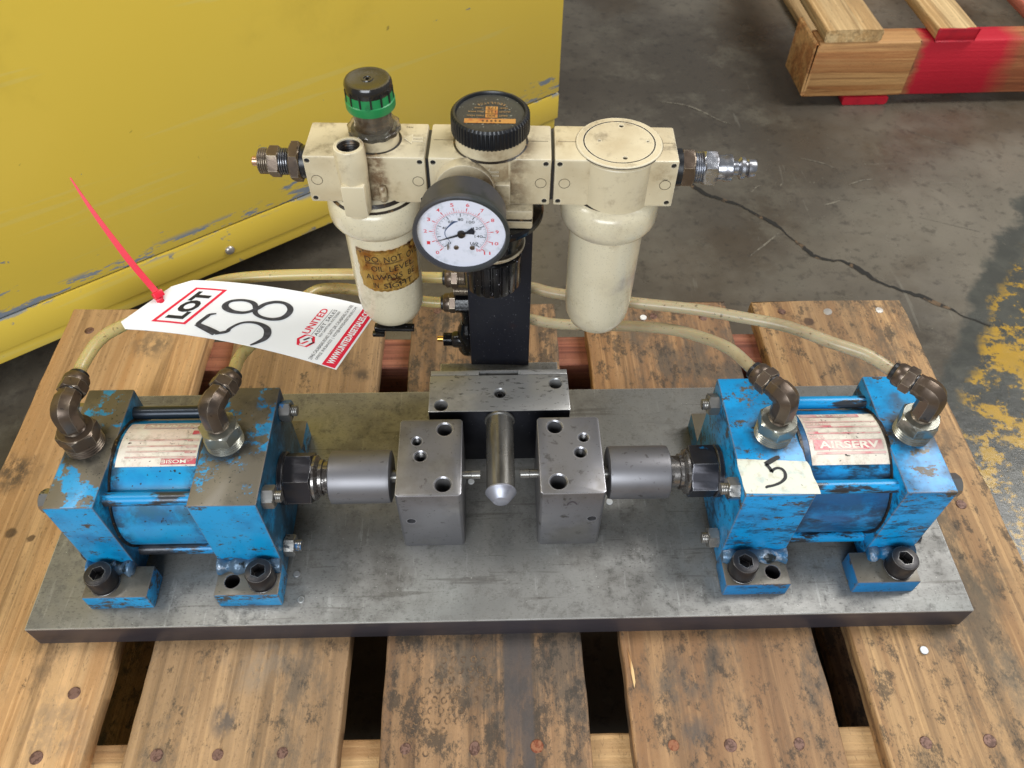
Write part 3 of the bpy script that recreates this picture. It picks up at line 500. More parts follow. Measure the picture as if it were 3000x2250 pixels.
# wedge splinter lifted on the fourth board, tar smudges and stains are flat marks on the boards
p2 = thing('red_painted_pallet', (.4846, .9063, GZ), 'pine pallet with a red sprayed band lying on the floor at the back', 'pallet', rz=R(1.5))
X0, Y0 = .4846, .9063
def pb(name, x0, x1, y0, y1, z0, z1, m, al='x', **k): return board(name, X0+x0, X0+x1, Y0+y0, Y0+y1, z0, z1, m, p2, .0012, 14, al, .003, **k)
pb('stringer', 0, .154, 0, .042, -.149, -.060, m_wp)
pb('stringer', .1545, .95, .0006, .042, -.149, -.060, m_wr)
pb('stringer', 0, .95, .50, .54, -.149, -.060, m_wp)
for a, b, m in ((.004, .090, m_wp2), (.172, .232, m_wp2), (.335, .425, m_pink), (.52, .60, m_wp2), (.70, .79, m_wp2)): pb('deck_board', a, b, -.001, .60, -.0595, -.0405, m, 'y')
pb('spacer_block', -.006, .0, -.001, .085, -.146, -.062, m_wp, 'y'); 0 and pb('brace', -.030, -.006, .13, .20, -.150, -.120, m_wp2, 'y')
pb('end_cap', .172, .232, -.0030, -.0012, -.0600, -.0405, m_redp)
for a, b, c, d, m in ((.066, .138, .0, .05, m_redp), (.066, .138, .0505, .54, m_wp2), (.50, .60, 0, .54, m_wp2)): pb('bottom_board', a, b, c, d, -.164, -.150, m, 'y')
# ------------------------------------------------------------------ steel base plate
plate = thing('steel_base_plate', (0, .1026, PT), 'long thick grimy steel plate lying across the pallet boards', 'plate')
bm = bmesh.new(); N = 90
bp0 = boxbm(-.33, .33, 0, .2052, PT+.0002, 0)
pb_ = finish('plate_body', bp0, m_plate, plate, bev=.0011); pb_.data.materials.append(m_edge)
for p in pb_.data.polygons:
    if abs(p.normal.z) < .3: p.material_index = 1
for x, y, n_, m in ((-.1490, .0377, 'dowel_plug', m_disc), (-.143, .018, 'dowel_plug', m_plate), (-.0243, .1135, 'dowel_plug', m_white), (.0822, .0931, 'dowel_plug', m_white)):
    finish(n_, lathe([(.0024+.0002, -.001), (.0026, .0004), (.0022, .0009), (0, .0009)], (x, y, .0002), 'z', 20), m, plate)
# ------------------------------------------------------------------ air cylinders
YC, ZC = .0855, .0525
def cap_screw(x, y, zt, parent, rz):
    bm = lathe([(.0062, zt-.016), (.0090, zt-.0145), (.0093, zt-.013), (.0093, zt-.0014), (.0089, zt-.0004), (.0080, zt)], (x, y, 0), 'z', 56, 0, None, lambda i, r: r*(1+(.010 if i % 2 else 0)*(r > .0091)))
    o = finish('cap_screw', bm, m_bolt, parent, ang=28)
    cut(o, [lathe([(.0051, zt-.0078), (.0051, zt-.0004), (.0056, zt+.001)], (x, y, 0), 'z', 6, rz)])
    finish('washer', cyl(.0100, (x, y, 0), 'z', zt-.0152, zt-.0142, 40, .0002), m_bolt, parent); return o
def elbow(parent, x, y, zb, zh, d, mb, hexph, bush):
    finish('bushing', thread(.0125, (x, y, 0), 'z', zh-.0005, zh+.0078, .0020, .0012, 40), bush, parent, ang=40)
    finish('bushing', hexnut(.0134, (x, y, 0), 'z', zh+.0072, zh+.0176, hexph), bush, parent)
    el = finish('elbow_fitting', sweep(crom([(x, y, zh+.0205), (x, y, zb-.0055), (x+d.x*.0012, y+d.y*.0012, zb-.0012), (x+d.x*.0055, y+d.y*.0055, zb+.0002), (x+d.x*.0135, y+d.y*.0135, zb+.0002)], 5), lambda t: .0082 if t < .9 else .0074, 8), m_bronze, parent, ang=26, bev=.0009)
    finish('thread', thread(.0073, (x, y, 0), 'z', zh+.0165, zh+.0215, .0012, .0006, 28), m_bronze, el, ang=40)
    c = (x+d.x*.0130, y+d.y*.0130, zb+.0002)
    nut = finish('compression_nut', hexnut(.0092, c, d, .0015, .0085, R(15)), m_bronze, el)
    finish('thread', thread(.0066, c, d, 0, .002, .0008, .0004, 24), m_gland, el, ang=40)
    bm = lathe([(.0078, .0085), (.0080, .009), (.0079, .0125), (.0072, .0142), (.0060, .0147)], c, d, 72, 0, None, lambda i, r: r*(1+(.02 if i % 2 else 0)*(r > .0075)))
    finish('knurled_end', bm, m_bronze, el, ang=40)
    finish('collar', cyl(.0062, c, d, .0140, .0172, 28, .0005), m_black, el)
    return Vector(c)+d*.0165
def air_cylinder(s, loc, label, inner, outer, y0, y1, zt, fin, fout, fy, fz, mb, mt, mrod, fits, lab):
    """s = +1: rod points to +x.  inner/outer = x ranges of the two end heads"""
    T = thing('air_cylinder', loc, label, 'air cylinder', 'air cylinders bolted on the steel plate')
    z0 = .0045
    for (a, b), nm in ((inner, 'rod_head'), (outer, 'cap_head')):
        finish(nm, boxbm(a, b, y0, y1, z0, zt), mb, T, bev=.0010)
    ti, to = (inner[0], outer[1]) if s > 0 else (outer[0], inner[1])
    xa, xb = (outer[1], inner[0]) if s > 0 else (inner[1], outer[0])
    tb = finish('cylinder_tube', cyl(.0435, (0, YC, .0515), 'x', xa-.001, xb+.001, 96), mt, T)
    for xe in (xa, xb):   # dirty gasket ring where the tube meets the head
        finish('gasket_ring', lathe([(.0430, -.0012), (.0452, -.001), (.0452, .001), (.0430, .0012)], (xe, YC, .0515), 'x', 96), m_grime_shade, T)
    xi = inner[1] if s > 0 else inner[0]; xo = outer[0] if s > 0 else outer[1]
    for dy in (-.035, .035):
        for dz in (-.033, .033):
            m = mrod if dy < 0 else (m_rodd if s > 0 else mrod)
            finish('tie_rod', cyl(.0046, (0, YC+dy, ZC+dz), 'x', xa-.0002, xb+.0002, 28), m, T)
            for x, sg in ((xi, s), (xo, -s)):
                c = (x, YC+dy, ZC+dz); d = (sg, 0, 0)
                nt = finish('hex_nut', hexnut(.0078, c, d, 0, .0078, R(random.choice((0, 15, 32)))), m_nut, T)
                finish('rod_end', thread(.0040, c, d, .0070, .0118 if sg == s else .0090, .0011, .0004, 20), m_nut, nt, ang=40)
    d = (s, 0, 0); c = (xi, YC, .053)
    gl = finish('rod_gland', hexnut(.0192, c, d, .0035, .0228, R(12), .05), m_gland, T)
    finish('washer', cyl(.0188, c, d, -.0002, .0040, 48, .0006), m_gland, gl)
    finish('snout', lathe([(.0160, .0225), (.0160, .0245), (.0138, .0262), (.0128, .0268), (.0128, .029), (.0118, .0295)], c, d, 40), m_rodneck, gl)
    xcp = lab['coupler']
    finish('piston_rod', cyl(.0114, c, d, .028, abs(xcp[0]-xi)+.001, 36), m_rodneck, T)
    finish('rod_coupler', lathe([(.0160, 0), (.0186, .0012), (.0188, .003), (.0188, abs(xcp[1]-xcp[0])-.003), (.0184, abs(xcp[1]-xcp[0])-.0008), (.0160, abs(xcp[1]-xcp[0])), (.0060, abs(xcp[1]-xcp[0])-.0004)], (xcp[0], YC, .053), d, 72), m_turn, T)
    finish('push_rod', cyl(.0046, (xcp[1], YC, .053), d, -.003, lab['reach'], 24), m_pin, T)
    # feet: one bar in front and one behind each head, welded to it
    for (a, b) in (fin, fout):
        mf = m_footL if s > 0 else m_footR; ft = finish('mounting_foot', boxbm(a, b, fy, y0-.0002, .0002, fz), mf, T, bev=.0007)
        if (a, b) == fin:
            cut(ft, [cyl(.0054, (lab['hole'], .0246, 0), 'z', -.003, .03, 32)])
            finish('hole_shade', lathe([(0, .0006), (.0052, .0006), (.0052, fz-.0006), (.0054, fz-.0005)], (lab['hole'], .0246, 0), 'z', 32, cap=False), m_bolt, T)  # dark liner added as painted shade inside the bolt hole
        finish('mounting_foot', boxbm(a, b, y1+.0002, y1+.028, .0002, fz+.0016), mf, T, bev=.0007)
        lo, hi = max(a, (inner if (a, b) == fin else outer)[0]), min(b, (inner if (a, b) == fin else outer)[1])
        bm = bmesh.new(); n = 26
        path = [(lo+.0003+(hi-lo-.0006)*i/n, y0-.0012, fz+.0018) for i in range(n+1)]
        sweep(path, lambda t: .0062+.0011*math.sin(t*21+s)+.0010*mnoise.noise(Vector((t*9, s*3, a*40))), 16, bm)
        finish('weld_bead', bm, lab['weld'], T, ang=60)
    for x, rz in lab['screws']: cap_screw(x, .0250, .0330, T, R(rz))
    ends = [elbow(T, x, y, zb, zt, Vector(dd).normalized(), None, R(ph), bu) for x, y, zb, dd, ph, bu in fits]
    # printed aluminium name plate wrapped over the tube
    A0, A1 = lab['ang']; L0, L1 = lab['x']; rr = .0439
    def cp(x, a, e=0): a = R(a); return Vector((x, YC-(rr+e)*math.sin(a), .0515+(rr+e)*math.cos(a)))
    bm = bmesh.new(); pr_ = [[bm.verts.new(cp(x, A0+(A1-A0)*k/40, e)) for x, e in ((L0, -.0006), (L0, 0), (L1, 0), (L1, -.0006))] for k in range(41)]
    for a_, b_ in zip(pr_, pr_[1:]):
        for k in range(4): bm.faces.new((a_[k], a_[(k+1) % 4], b_[(k+1) % 4], b_[k]))
    bm.faces.new(pr_[0]); bm.faces.new(pr_[-1][::-1])
    pl = finish('name_plate', bm, m_label, T)
    bm = bmesh.new(); H = A1-A0; Wd = L1-L0
    def q(u0, u1, v0, v1):   # u along the reading direction, v down the plate, both 0..1
        fn = (lambda u, v: cp(L0+u*Wd, A0+v*H, .00045)) if s < 0 else (lambda u, v: cp(L1-u*Wd, A1-v*H, .00045))
        quad(bm, (u0, u1, v1, v0), fn, 6, 3)
    fn = (lambda u, v: cp(L0+u*Wd, A0+(1-v)*H, .00075)) if s < 0 else (lambda u, v: cp(L1-u*Wd, A1-(1-v)*H, .00075))
    if s < 0:
        q(.02, .80, .03, .115); 
        for v, w in ((.205, .20), (.32, .36), (.445, .16)): q(.02, w, v, v+.045); q(w, .97, v+.025, v+.045)
        q(.06, .95, .60, .765); q(.08, .97, .80, .835)
        finish('lettering', bm, m_lred, pl); bm = bmesh.new()
        text(bm, 'MOSIER', (.24, .66, .895, .955), fn, .02); text(bm, 'AIRSERV', (.12, .90, .255, .375), fn, .03)
        finish('lettering', bm, m_label, pl); bm = bmesh.new()
        text(bm, 'MOD.', (.03, .13, .815, .85), fn); text(bm, 'BORE X STROKE', (.03, .37, .695, .73), fn); text(bm, 'S.N.', (.03, .11, .575, .61), fn)
        text(bm, 'MAX PSI', (.03, .20, .45, .485), fn); text(bm, 'HYDR./AIR', (.03, .22, .405, .435), fn)
        finish('lettering', bm, m_lred, pl)
    else:
        for v in (.12, .225, .33, .46): q(.02, .16, v, v+.05); q(.16, .90, v+.03, v+.05)
        q(.03, .80, .80, .93); q(.0, .8, .965, .985)
        finish('lettering', bm, m_lredL, pl); bm = bmesh.new(); q(.0, .44, .03, .13); q(.0, .13, .62, .72)
        finish('lettering', bm, m_lredD, pl); bm = bmesh.new()
        text(bm, 'AIRSERV', (.06, .78, .09, .185), fn, .03); text(bm, 'MOSIER', (.12, .50, .89, .955), fn, .02)
        finish('lettering', bm, m_label, pl)
    return T, ends
m_weldL = mat('weld_left', (86, 108, 128), .32, .3, layers=[dict(c=(20, 96, 140), s=50, lo=.45, hi=.6, d=7, m=0), dict(c=(150, 160, 172), s=90, lo=.56, hi=.66, d=4), dict(c=(36, 42, 44), s=70, lo=.58, hi=.64, d=6, off=(4, 0, 0))], bump=[dict(s=160, d=3, k=.8, h=.0012, dist=1)])
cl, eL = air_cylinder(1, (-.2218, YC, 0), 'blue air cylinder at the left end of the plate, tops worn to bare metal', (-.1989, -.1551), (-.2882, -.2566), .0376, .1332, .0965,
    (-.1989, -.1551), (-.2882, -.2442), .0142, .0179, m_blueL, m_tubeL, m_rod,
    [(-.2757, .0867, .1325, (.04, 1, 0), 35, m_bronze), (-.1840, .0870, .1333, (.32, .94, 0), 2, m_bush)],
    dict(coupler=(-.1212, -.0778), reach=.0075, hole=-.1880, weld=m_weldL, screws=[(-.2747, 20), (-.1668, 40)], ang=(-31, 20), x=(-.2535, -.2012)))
cr, eR = air_cylinder(-1, (.2227, YC, 0), 'blue air cylinder at the right end, carrying the masking tape marked 5', (.1540, .1998), (.2582, .2913), .0387, .1360, .0955,
    (.1542, .1997), (.2464, .2910), .0152, .0160, m_blueR, m_tubeR, m_rod,
    [(.1823, .0866, .1345, (-.58, .81, 0), 19, m_bush), (.2768, .0866, .1355, (-.72, .70, 0), 2, m_bush)],
    dict(coupler=(.1178, .0742), reach=.0075, hole=.1888, weld=m_weldL, screws=[(.1660, 25), (.2768, 5)], ang=(-28.5, 28.5), x=(.2052, .2572)))
# ------------------------------------------------------------------ guide blocks, stop block
def guide(loc, label, x0, x1, y0, y1, zt, holes, fronts, pin):
    T = thing('guide_block', loc, label, 'steel block', 'machined guide blocks between the cylinders')
    bm = boxbm(x0, x1, y0, y1, .0002, zt)
    es = [e for e in bm.edges if abs(e.verts[0].co.z-e.verts[1].co.z) > .01]
    bmesh.ops.bevel(bm, geom=es, offset=.0018, segments=1, affect='EDGES')
    b = finish('block_body', bm, m_block, T, bev=.0006)
    cs = [cyl(r, (x, y, 0), 'z', .012, zt+.01, 36) for x, y, r in holes] + [lathe([(r+.0006, zt-.0001), (r-.0002, zt-.0009), (r-.0002, zt-.002)], (x, y, 0), 'z', 36) for x, y, r in holes]
    cs += [lathe([(r, zt+.001), (r+.0007, zt+.001), (r, zt-.0008)], (x, y, 0), 'z', 36) for x, y, r in []]
    cs = [lathe([(r, .012), (r, zt-.0008), (r+.0008, zt), (r+.0008, zt+.01)], (x, y, 0), 'z', 40) for x, y, r in holes]
    cs += [cyl(r, (x, 0, z), 'y', y0-.01, y0+.012, 28) for x, z, r in fronts]
    cut(b, cs)
    for x, y, r in holes:
        if r < .005: finish('threaded_hole', lathe([(r-.0006 if k % 2 else r-.0001, zt-.001-k*.0006) for k in range(24)], (x, y, 0), 'z', 28, cap=False), m_bolt, T, ang=40, recalc=False)
    s = 1 if pin[1] > pin[0] else -1
    finish('push_pin', lathe([(.0030, 0), (.0030, abs(pin[1]-pin[0])-.0068), (.0033, abs(pin[1]-pin[0])-.0064), (.0033, abs(pin[1]-pin[0])-.0003), (.003, abs(pin[1]-pin[0]))], (pin[0], YC, .0535), (s, 0, 0), 28), m_pin, T)
    return T
guide((-.0505, .091, 0), 'ground steel block left of the big centre pin, its thin pin pointing right', -.0730, -.0281, .0586, .1231, .0692,
      [(-.0409, .1141, .0052), (-.0408, .0678, .0055), (-.0603, .1040, .0032), (-.0572, .0912, .0040)], [(-.0645, .0364, .0031)], (-.0285, -.0155))
gb = guide((.0477, .091, 0), 'ground steel block right of the big centre pin, dark mark on its front', .0254, .0700, .0580, .1225, .0704,
      [(.0380, .1140, .0052), (.0379, .0678, .0057), (.0579, .1042, .0033), (.0547, .0915, .0040)], [(.0626, .0366, .0032)], (.0258, .0125))
bm = bmesh.new(); stroke(bm, [(.0440, .0555), (.0455, .0590, 1.2), (.0478, .0600, 1.3), (.0500, .0578, 1), (.0508, .0560, .4)], .0011, lambda x, z: (x, .0578, z)); stroke(bm, [(.0440, .0553, .3), (.0446, .0570, .8), (.0452, .0580, .3)], .0011, lambda x, z: (x, .05777, z))
finish('faded_mark', bm, mat('faded_mark', (84, 78, 82), .5, .4), gb)
st = thing('stop_block', (0, .16, 0), 'wide scratched steel block behind the two guide blocks with a big round locating pin', 'steel block')
b = finish('block_body', boxbm(-.0540, .0512, .1342, .1688, .0002, .0637), m_tee, st, bev=.0005)
cut(b, [lathe([(r, zb), (r, .0628), (r+.0006, .0637), (r+.0006, .08)], (x, y, 0), 'z', 40) for x, y, r, zb in ((-.0446, .1402, .0048, .02), (.0415, .1597, .0047, .02), (-.0008, .1511, .0042, .052))])
b.data.materials.append(m_teeface)
for p in b.data.polygons:
    if p.normal.y < -.7 and p.area > 1e-4: p.material_index = 1
o = finish('set_screw', cyl(.0037, (-.0008, .1511, 0), 'z', .050, .0612, 32, .0003), m_bolt, st)
cut(o, [lathe([(.0020, .055), (.0020, .065)], (-.0008, .1511, 0), 'z', 6, .3)])
b = finish('rear_strip', boxbm(-.0535, .0510, .1691, .1740, .0002, .0635), m_tee, st, bev=.0004)
cut(b, [boxbm(-.0166, .0135, .1680, .1727, .0500, .08)])
finish('slot_shade_floor', boxbm(-.0164, .0133, .1692, .1726, .0500, .0510), m_grime_shade, st)  # black floor, painted shade at the bottom of the slot
finish('riser_block', boxbm(-.0476, .0454, .1743, .1931, .0002, .0500), m_plate, st, bev=.0006)
finish('locating_pin', lathe([(.0104, .1343), (.0112, .1338), (.0112, .1325), (.0101, .1318), (.0101, .0720), (.0107, .0712), (.0108, .0704), (.0098, .0694), (.0056, .0636), (.0050, .0633)][::-1], (-.0013, 0, .0530), 'y', 64), m_pin, st)
finish('pin_nose', lathe([(.0050, .0630), (.0057, .0633), (.0100, .0691), (.0109, .0703), (.0108, .0713), (.0100, .0722)], (-.0013, 0, .0530), 'y', 64), m_nose, st)
# ------------------------------------------------------------------ filter, regulator and lubricator set on its black post
FR = thing('air_preparation_unit', (-.007, .18, .0502), 'cream three block air filter regulator set on a flat black post', 'air regulator', rz=R(-2.34))
BLK = [(-.1098, -.0408), (-.0389, .0305), (.0323, .1022)]
fy, by, bz, tz = .1562, .1905, .2353, .2668
hol = {0: [(-.1073, .2638), (-.1068, .2382), (-.0437, .2638), (-.0437, .2382)], 1: [(-.0362, .2638), (.0274, .2638), (.0272, .2384), (-.0362, .2384)], 2: [(.0352, .2638), (.0352, .2384), (.0992, .2638), (.0988, .2384)]}
for i, (a, b_) in enumerate(BLK):
    o = finish('body_block', boxbm(a, b_, fy, by, bz, tz), m_cream, FR, bev=.0013, label=('cream lubricator block', 'cream regulator block', 'cream filter block')[i])
    cut(o, [cyl(.0016, (x, 0, z), 'y', fy-.004, fy+.006, 16) for x, z in hol[i]])
    for x, z in hol[i]: finish('recess_shade', cyl(.00155, (x, 0, z), 'y', fy+.0009, fy+.0020, 16), m_black, FR)  # black discs, painted shade inside the corner holes
    for x in ((-.1038, -.0455), (.0248,), (.0384, .0961))[i]:
        finish('moulded_ring', lathe([(.0030, -.0002), (.0030, .0001), (.0033, .0001), (.0033, -.0002)], (x, fy, .2509), (0, -1, 0), 32, cap=False), m_grime_shade, FR)
    if i: finish('mould_line', boxbm(a+.002, b_-.002, .1737, .1740, tz-.0004, tz+.00006), m_grime_shade, FR)
for x in (-.0398, .0314): finish('joint_gasket', boxbm(x-.0011, x+.0011, fy+.003, by-.003, bz+.002, tz-.0025), m_black, FR)
# right: filter dome and bowl
cx, cy = .0693, .1733
finish('dome_body', lathe([(.0226, bz-.0012), (.0229, .2380), (.0230, .2645), (.0220, .2660)], (cx, .1716, 0), 'z', 72), m_cream, FR)
finish('filter_dome', lathe([(.0228, .2632), (.0244, .2650), (.0248, .2662), (.0247, .2672), (.0243, .2676), (.0207, .2677), (.0205, .2669), (.0201, .2669), (.0199, .2677), (0, .2677)], (cx, cy, 0), 'z', 80), m_cream, FR, ang=30)
o = [c for c in FR.children if c.name.startswith('filter_dome')][0]
cut(o, [cyl(r, (cx+x, cy+y, 0), 'z', .262, .27, 14) for x, y, r in ((.0022, .0158, .0015), (.0022, -.0156, .0015), (-.0113, .0008, .0009), (.0164, .0008, .0009))])
finish('groove', lathe([(.0198, .26765), (.0207, .26775)], (cx, cy, 0), 'z', 80, cap=False), m_grime_shade, FR)
for x_, y_, r_h in ((.0022, .0158, .0013), (.0022, -.0156, .0013), (-.0113, .0008, .0008), (.0164, .0008, .0008)): finish('hole_shadow', cyl(r_h, (cx+x_, cy+y_, 0), 'z', .2655, .2670, 14), m_grime_shade, FR)
finish('dirt_ring', lathe([(.0247, tz-.0002), (.0250, tz+.0001), (.0253, tz-.0002)], (cx, cy, 0), 'z', 72), m_grime_shade, FR)
def bowl(cx, cy, label, dz=0):
    finish('bowl_collar', lathe([(.0215, .2368), (.0240, .2352), (.0276, .2338), (.0294, .2308), (.0299, .2262), (.0299, .2205), (.0294, .2172), (.0280, .2146), (.0258, .2124), (.0240, .2110), (.0228, .2106)], (cx, cy, 0), 'z', 80), m_bowl, FR, ang=50)
    finish('groove', lathe([(.0216, .2366), (.0222, .2372), (.0238, .2354), (.0234, .2350)], (cx, cy, 0), 'z', 72), m_grime_shade, FR, ang=50)
    return finish('bowl', lathe([(.0226, .2150), (.0230, .2100), (.0228, .175), (.0223, .1440+dz), (.0213, .1340+dz), (.0188, .1275+dz), (.0150, .1238+dz), (.0080, .1212+dz), (0, .1207+dz)], (cx, cy, 0), 'z', 80), m_bowl, FR, ang=50, label=label)
bowl(cx-.0015, cy, 'right cream bowl without a sticker')
finish('drain_screw', lathe([(.0072, .1225), (.0066, .1185), (.0040, .1175), (0, .1175)], (cx-.003, cy, 0), 'z', 12), m_gland, FR)
bl = bowl(-.0748, cy, 'left cream bowl with an oil stained sticker', .004)
finish('drain_knob', lathe([(.0075, .1265), (.0080, .1225), (.0060, .1205), (0, .1203)], (-.0740, cy-.002, 0), 'z', 16), m_wet, FR)
bm = boxbm(-.0880, -.0600, .1600, .1655, .1200, .1232); boxbm(-.0890, -.0805, .1565, .1605, .1178, .1208, bm)
finish('drain_lever', bm, m_wet, FR, bev=.0006)
finish('groove', lathe([(.0258, .2346), (.0262, .2350), (.0276, .2343), (.0272, .2338)], (-.0748, cy, 0), 'z', 72), m_grime_shade, FR, ang=50)
# sticker on the left bowl
def bwp(a, z, e=0): a = R(a); rr = .0236+e; return Vector((-.0748+rr*math.sin(a), .1733-rr*math.cos(a), z))
m_stick = mat('oily_sticker', (216, 178, 92), .32, 0, coat=.3, layers=[dict(c=(178, 112, 44), s=60, lo=.48, hi=.66, d=6), dict(c=(96, 44, 18), s=70, lo=.55, hi=.63, d=8, rg=.7), dict(c=(38, 20, 14), s=64, lo=.60, hi=.63, d=8, rg=.7, off=(2, 2, 0))], bump=[dict(s=120, k=.4, h=.0006)])
bm = bmesh.new(); nx, nz = 44, 14; g = []
for j in range(nz+1):
    row = []
    for i in range(nx+1):
        a = -35+104*i/nx; z = .1690+.0341*j/nz
        if j in (0, nz): z += mnoise.noise(Vector((a*.2, j, 0)))*.0008 + (.0002 if j else (.0030*max(0, 1-(i/9))))
        if i == 0: a += 6*mnoise.noise(Vector((z*300, 0, 1))) + (12*max(0, 1-j/5) if j < 5 else 0)
        row.append(bm.verts.new(bwp(a, z, .0001)))
    g.append(row)
for j in range(nz):
    for i in range(nx): bm.faces.new((g[j][i], g[j][i+1], g[j+1][i+1], g[j+1][i]))
bmesh.ops.solidify(bm, geom=bm.faces[:], thickness=.0002)
sk = finish('sticker', bm, m_stick, bl, ang=60)
bm = bmesh.new(); fn = lambda a, z: bwp(a, z, .0005)
def tl(s, a0, a1, z0, z1):   # each letter separately so that it follows the curve
    text(bm, s, (a0, a1, z0, z1), fn, -.005)
tl('DO', -20, 1, .1944, .1990); tl('NOT', 9, 37, .1938, .1984); tl('OVER', 45, 75, .1925, .1975)
tl('OIL', -12, 7, .1868, .1910); tl('LEVEL', 15, 55, .1858, .1902)
tl('ALWAYS', -23, 34, .1795, .1838); tl('BE', 44, 57, .1785, .1828)
tl('IN', -13, -5, .1724, .1766); tl('SIGHT', 3, 50, .1720, .1762)
for z in (.1936, .1932-.0003): quad(bm, (-20, 1, z, z+.0003), fn, 8, 1); quad(bm, (9, 37, z-.0006, z-.0003), fn, 8, 1)
finish('lettering', bm, m_ink, bl)
bm = bmesh.new()
for k in range(9): stroke(bm, [(30+random.uniform(-7, 7)+j*random.uniform(-2, 3), .199-j*.0042+random.uniform(-.001, .001), random.uniform(.3, 2.4)) for j in range(4)], .9, lambda x, y: bwp(x, y, .0007), 4) if k < 0 else None
# lubricator: filler tube, boss, sight dome and green-banded cap
tx, ty = -.0808, .1503
o = finish('filler_tube', lathe([(.0072, .2330), (.0078, .2400), (.0083, .2600), (.0087, .2660), (.0087, .2772), (.0082, .2782), (.0070, .2784)], (tx, ty, 0), 'z', 56), m_cream, FR)
cut(o, [cyl(.0064, (tx, ty, 0), 'z', .262, .29, 36)])
finish('thread', lathe([(.0064-.0005*(k % 2), .2775-k*.0008) for k in range(18)], (tx, ty, 0), 'z', 36, cap=False), m_grime_shade, FR, ang=40, recalc=False)
finish('tube_rib', boxbm(tx-.0066, tx+.0068, .1412, .1560, .2360, .2572), m_cream, FR, bev=.0012)
finish('nub', lathe([(.0001, .0), (.0018, .0006), (.0023, .0025), (.0023, .0085), (.0017, .0108), (0, .0116)], (-.0665, .1545, .2375), 'z', 20), m_cream, FR, ang=60)
ox = -.0700
finish('boss', lathe([(.0136, .2655), (.0132, .2680), (.0131, .2728), (.0127, .2735), (.010, .2735)], (ox, cy, 0), 'z', 56), m_cream, FR)
finish('dirt_ring', lathe([(.0131, .2667), (.0140, .2672), (.0152, .2667)], (ox, cy, 0), 'z', 48), m_grime_shade, FR)
finish('scalloped_flange', lathe([(.0142, .2735), (.0148, .2740), (.0148, .2762), (.0138, .2768), (.0108, .2768)], (ox, cy, 0), 'z', 72, 0, None, lambda i, r: r*(1+.030*math.cos(i/72*2*math.pi*12)) if r > .0135 else r), m_clear, FR)
finish('sight_dome', lathe([(.0112, .2765), (.0108, .2800), (.0107, .2885), (.0098, .2893), (.0, .2893)], (ox, cy, 0), 'z', 48), m_clear, FR)
finish('inner_stem', lathe([(.0060, .2745), (.0055, .2790), (.0085, .2825), (.0088, .2890)], (ox, cy, 0), 'z', 32), mat('amber_stem', (104, 76, 48), .4), FR)
finish('green_band', lathe([(.0112, .2880), (.0134, .2883), (.0137, .2890), (.0137, .2932), (.0131, .2936), (.0128, .3008), (.0110, .3010)], (ox, cy, 0), 'z', 64), m_green, FR)
for k in range(14):
    a = k/14*2*math.pi+.2; bm = boxbm(-.0005, .0005, -.0134, -.0127, .2937, .3010); bmesh.ops.rotate(bm, verts=bm.verts, cent=(0, 0, 0), matrix=Matrix.Rotation(a, 3, 'Z')); bmesh.ops.translate(bm, verts=bm.verts, vec=(ox, cy, 0)); finish('notch', bm, m_black, FR)
finish('cap', lathe([(.0112, .2975), (.0129, .2984), (.0131, .3000), (.0129, .3032), (.0121, .3044), (.0108, .3046), (.0100, .3043), (.0034, .3043), (.0032, .3047), (.0021, .3047), (.0019, .3042), (.0012, .3041), (.0011, .3025), (0, .3025)], (ox, cy, 0), 'z', 64), m_glossb, FR, ang=40)
# regulator: neck, ribbed knob with printed face
kx = -.0042
finish('neck', lathe([(.0202, bz+.001), (.0200, .2700), (.0194, .2772)], (kx, cy, 0), 'z', 72), m_cream, FR)
finish('dirt_ring', lathe([(.0199, tz-.0003), (.0206, tz+.0004), (.0220, tz-.0002)], (kx, cy, 0), 'z', 64), m_grime_shade, FR)
finish('front_step', boxbm(-.0016, .0074, .1508, .1570, .2387, .2530), m_cream, FR, bev=.0009)
finish('knob', lathe([(.0196, .2742), (.0212, .2746), (.0217, .2755), (.0215, .2850), (.0208, .2863), (.0196, .2864), (.0192, .2858), (.0191, .2846), (0, .2845)], (kx, cy, 0), 'z', 240, 0, None, lambda i, r: r*(1+(.030 if (i//2) % 2 else 0)*(r > .0210))), m_black, FR, ang=30)
finish('knob_face', cyl(.0188, (kx, cy, 0), 'z', .2844, .2848, 64), m_dkn, FR)
kf = lambda x, y: (kx+.0004+x, cy+y, .28505); kf2 = lambda x, y: (kx+.0004+x, cy+y, .28525)
bm = bmesh.new(); quad(bm, (-.0145, .0138, -.0104, -.0060), kf)
for a, b_ in ((.0028, .0060), (-.0010, .0024), (-.0050, -.0016)): quad(bm, (-.0031, .0037, a, b_), kf)
finish('printed_band', bm, m_orange, FR)
bm = bmesh.new()
text(bm, '99999', (-.0048, .0058, -.0091, -.0074), kf2, .02, 1.7, True)
for s, a in (('175', .0034), ('125', -.0003), ('300', -.0043)): text(bm, s, (-.0020, .0026, a, a+.0019), kf2, 0, 1, True)
finish('lettering', bm, m_ink, FR)
bm = bmesh.new()
for s, x0, x1, y in (('\u00b0F MAX', -.0095, -.0040, .0036), ('PSIG MAX', -.0128, -.0040, -.0001), ('PSIG MAX', -.0134, -.0040, -.0041), ('TEMP', .0048, .0094, .0036), ('OUTLET', .0044, .0108, -.0001), ('INLET', .0044, .0092, -.0041)):
    text(bm, s, (x0, x1, y, y+.0014), kf2, .01, 1, True)
word = 'REGULATOR'
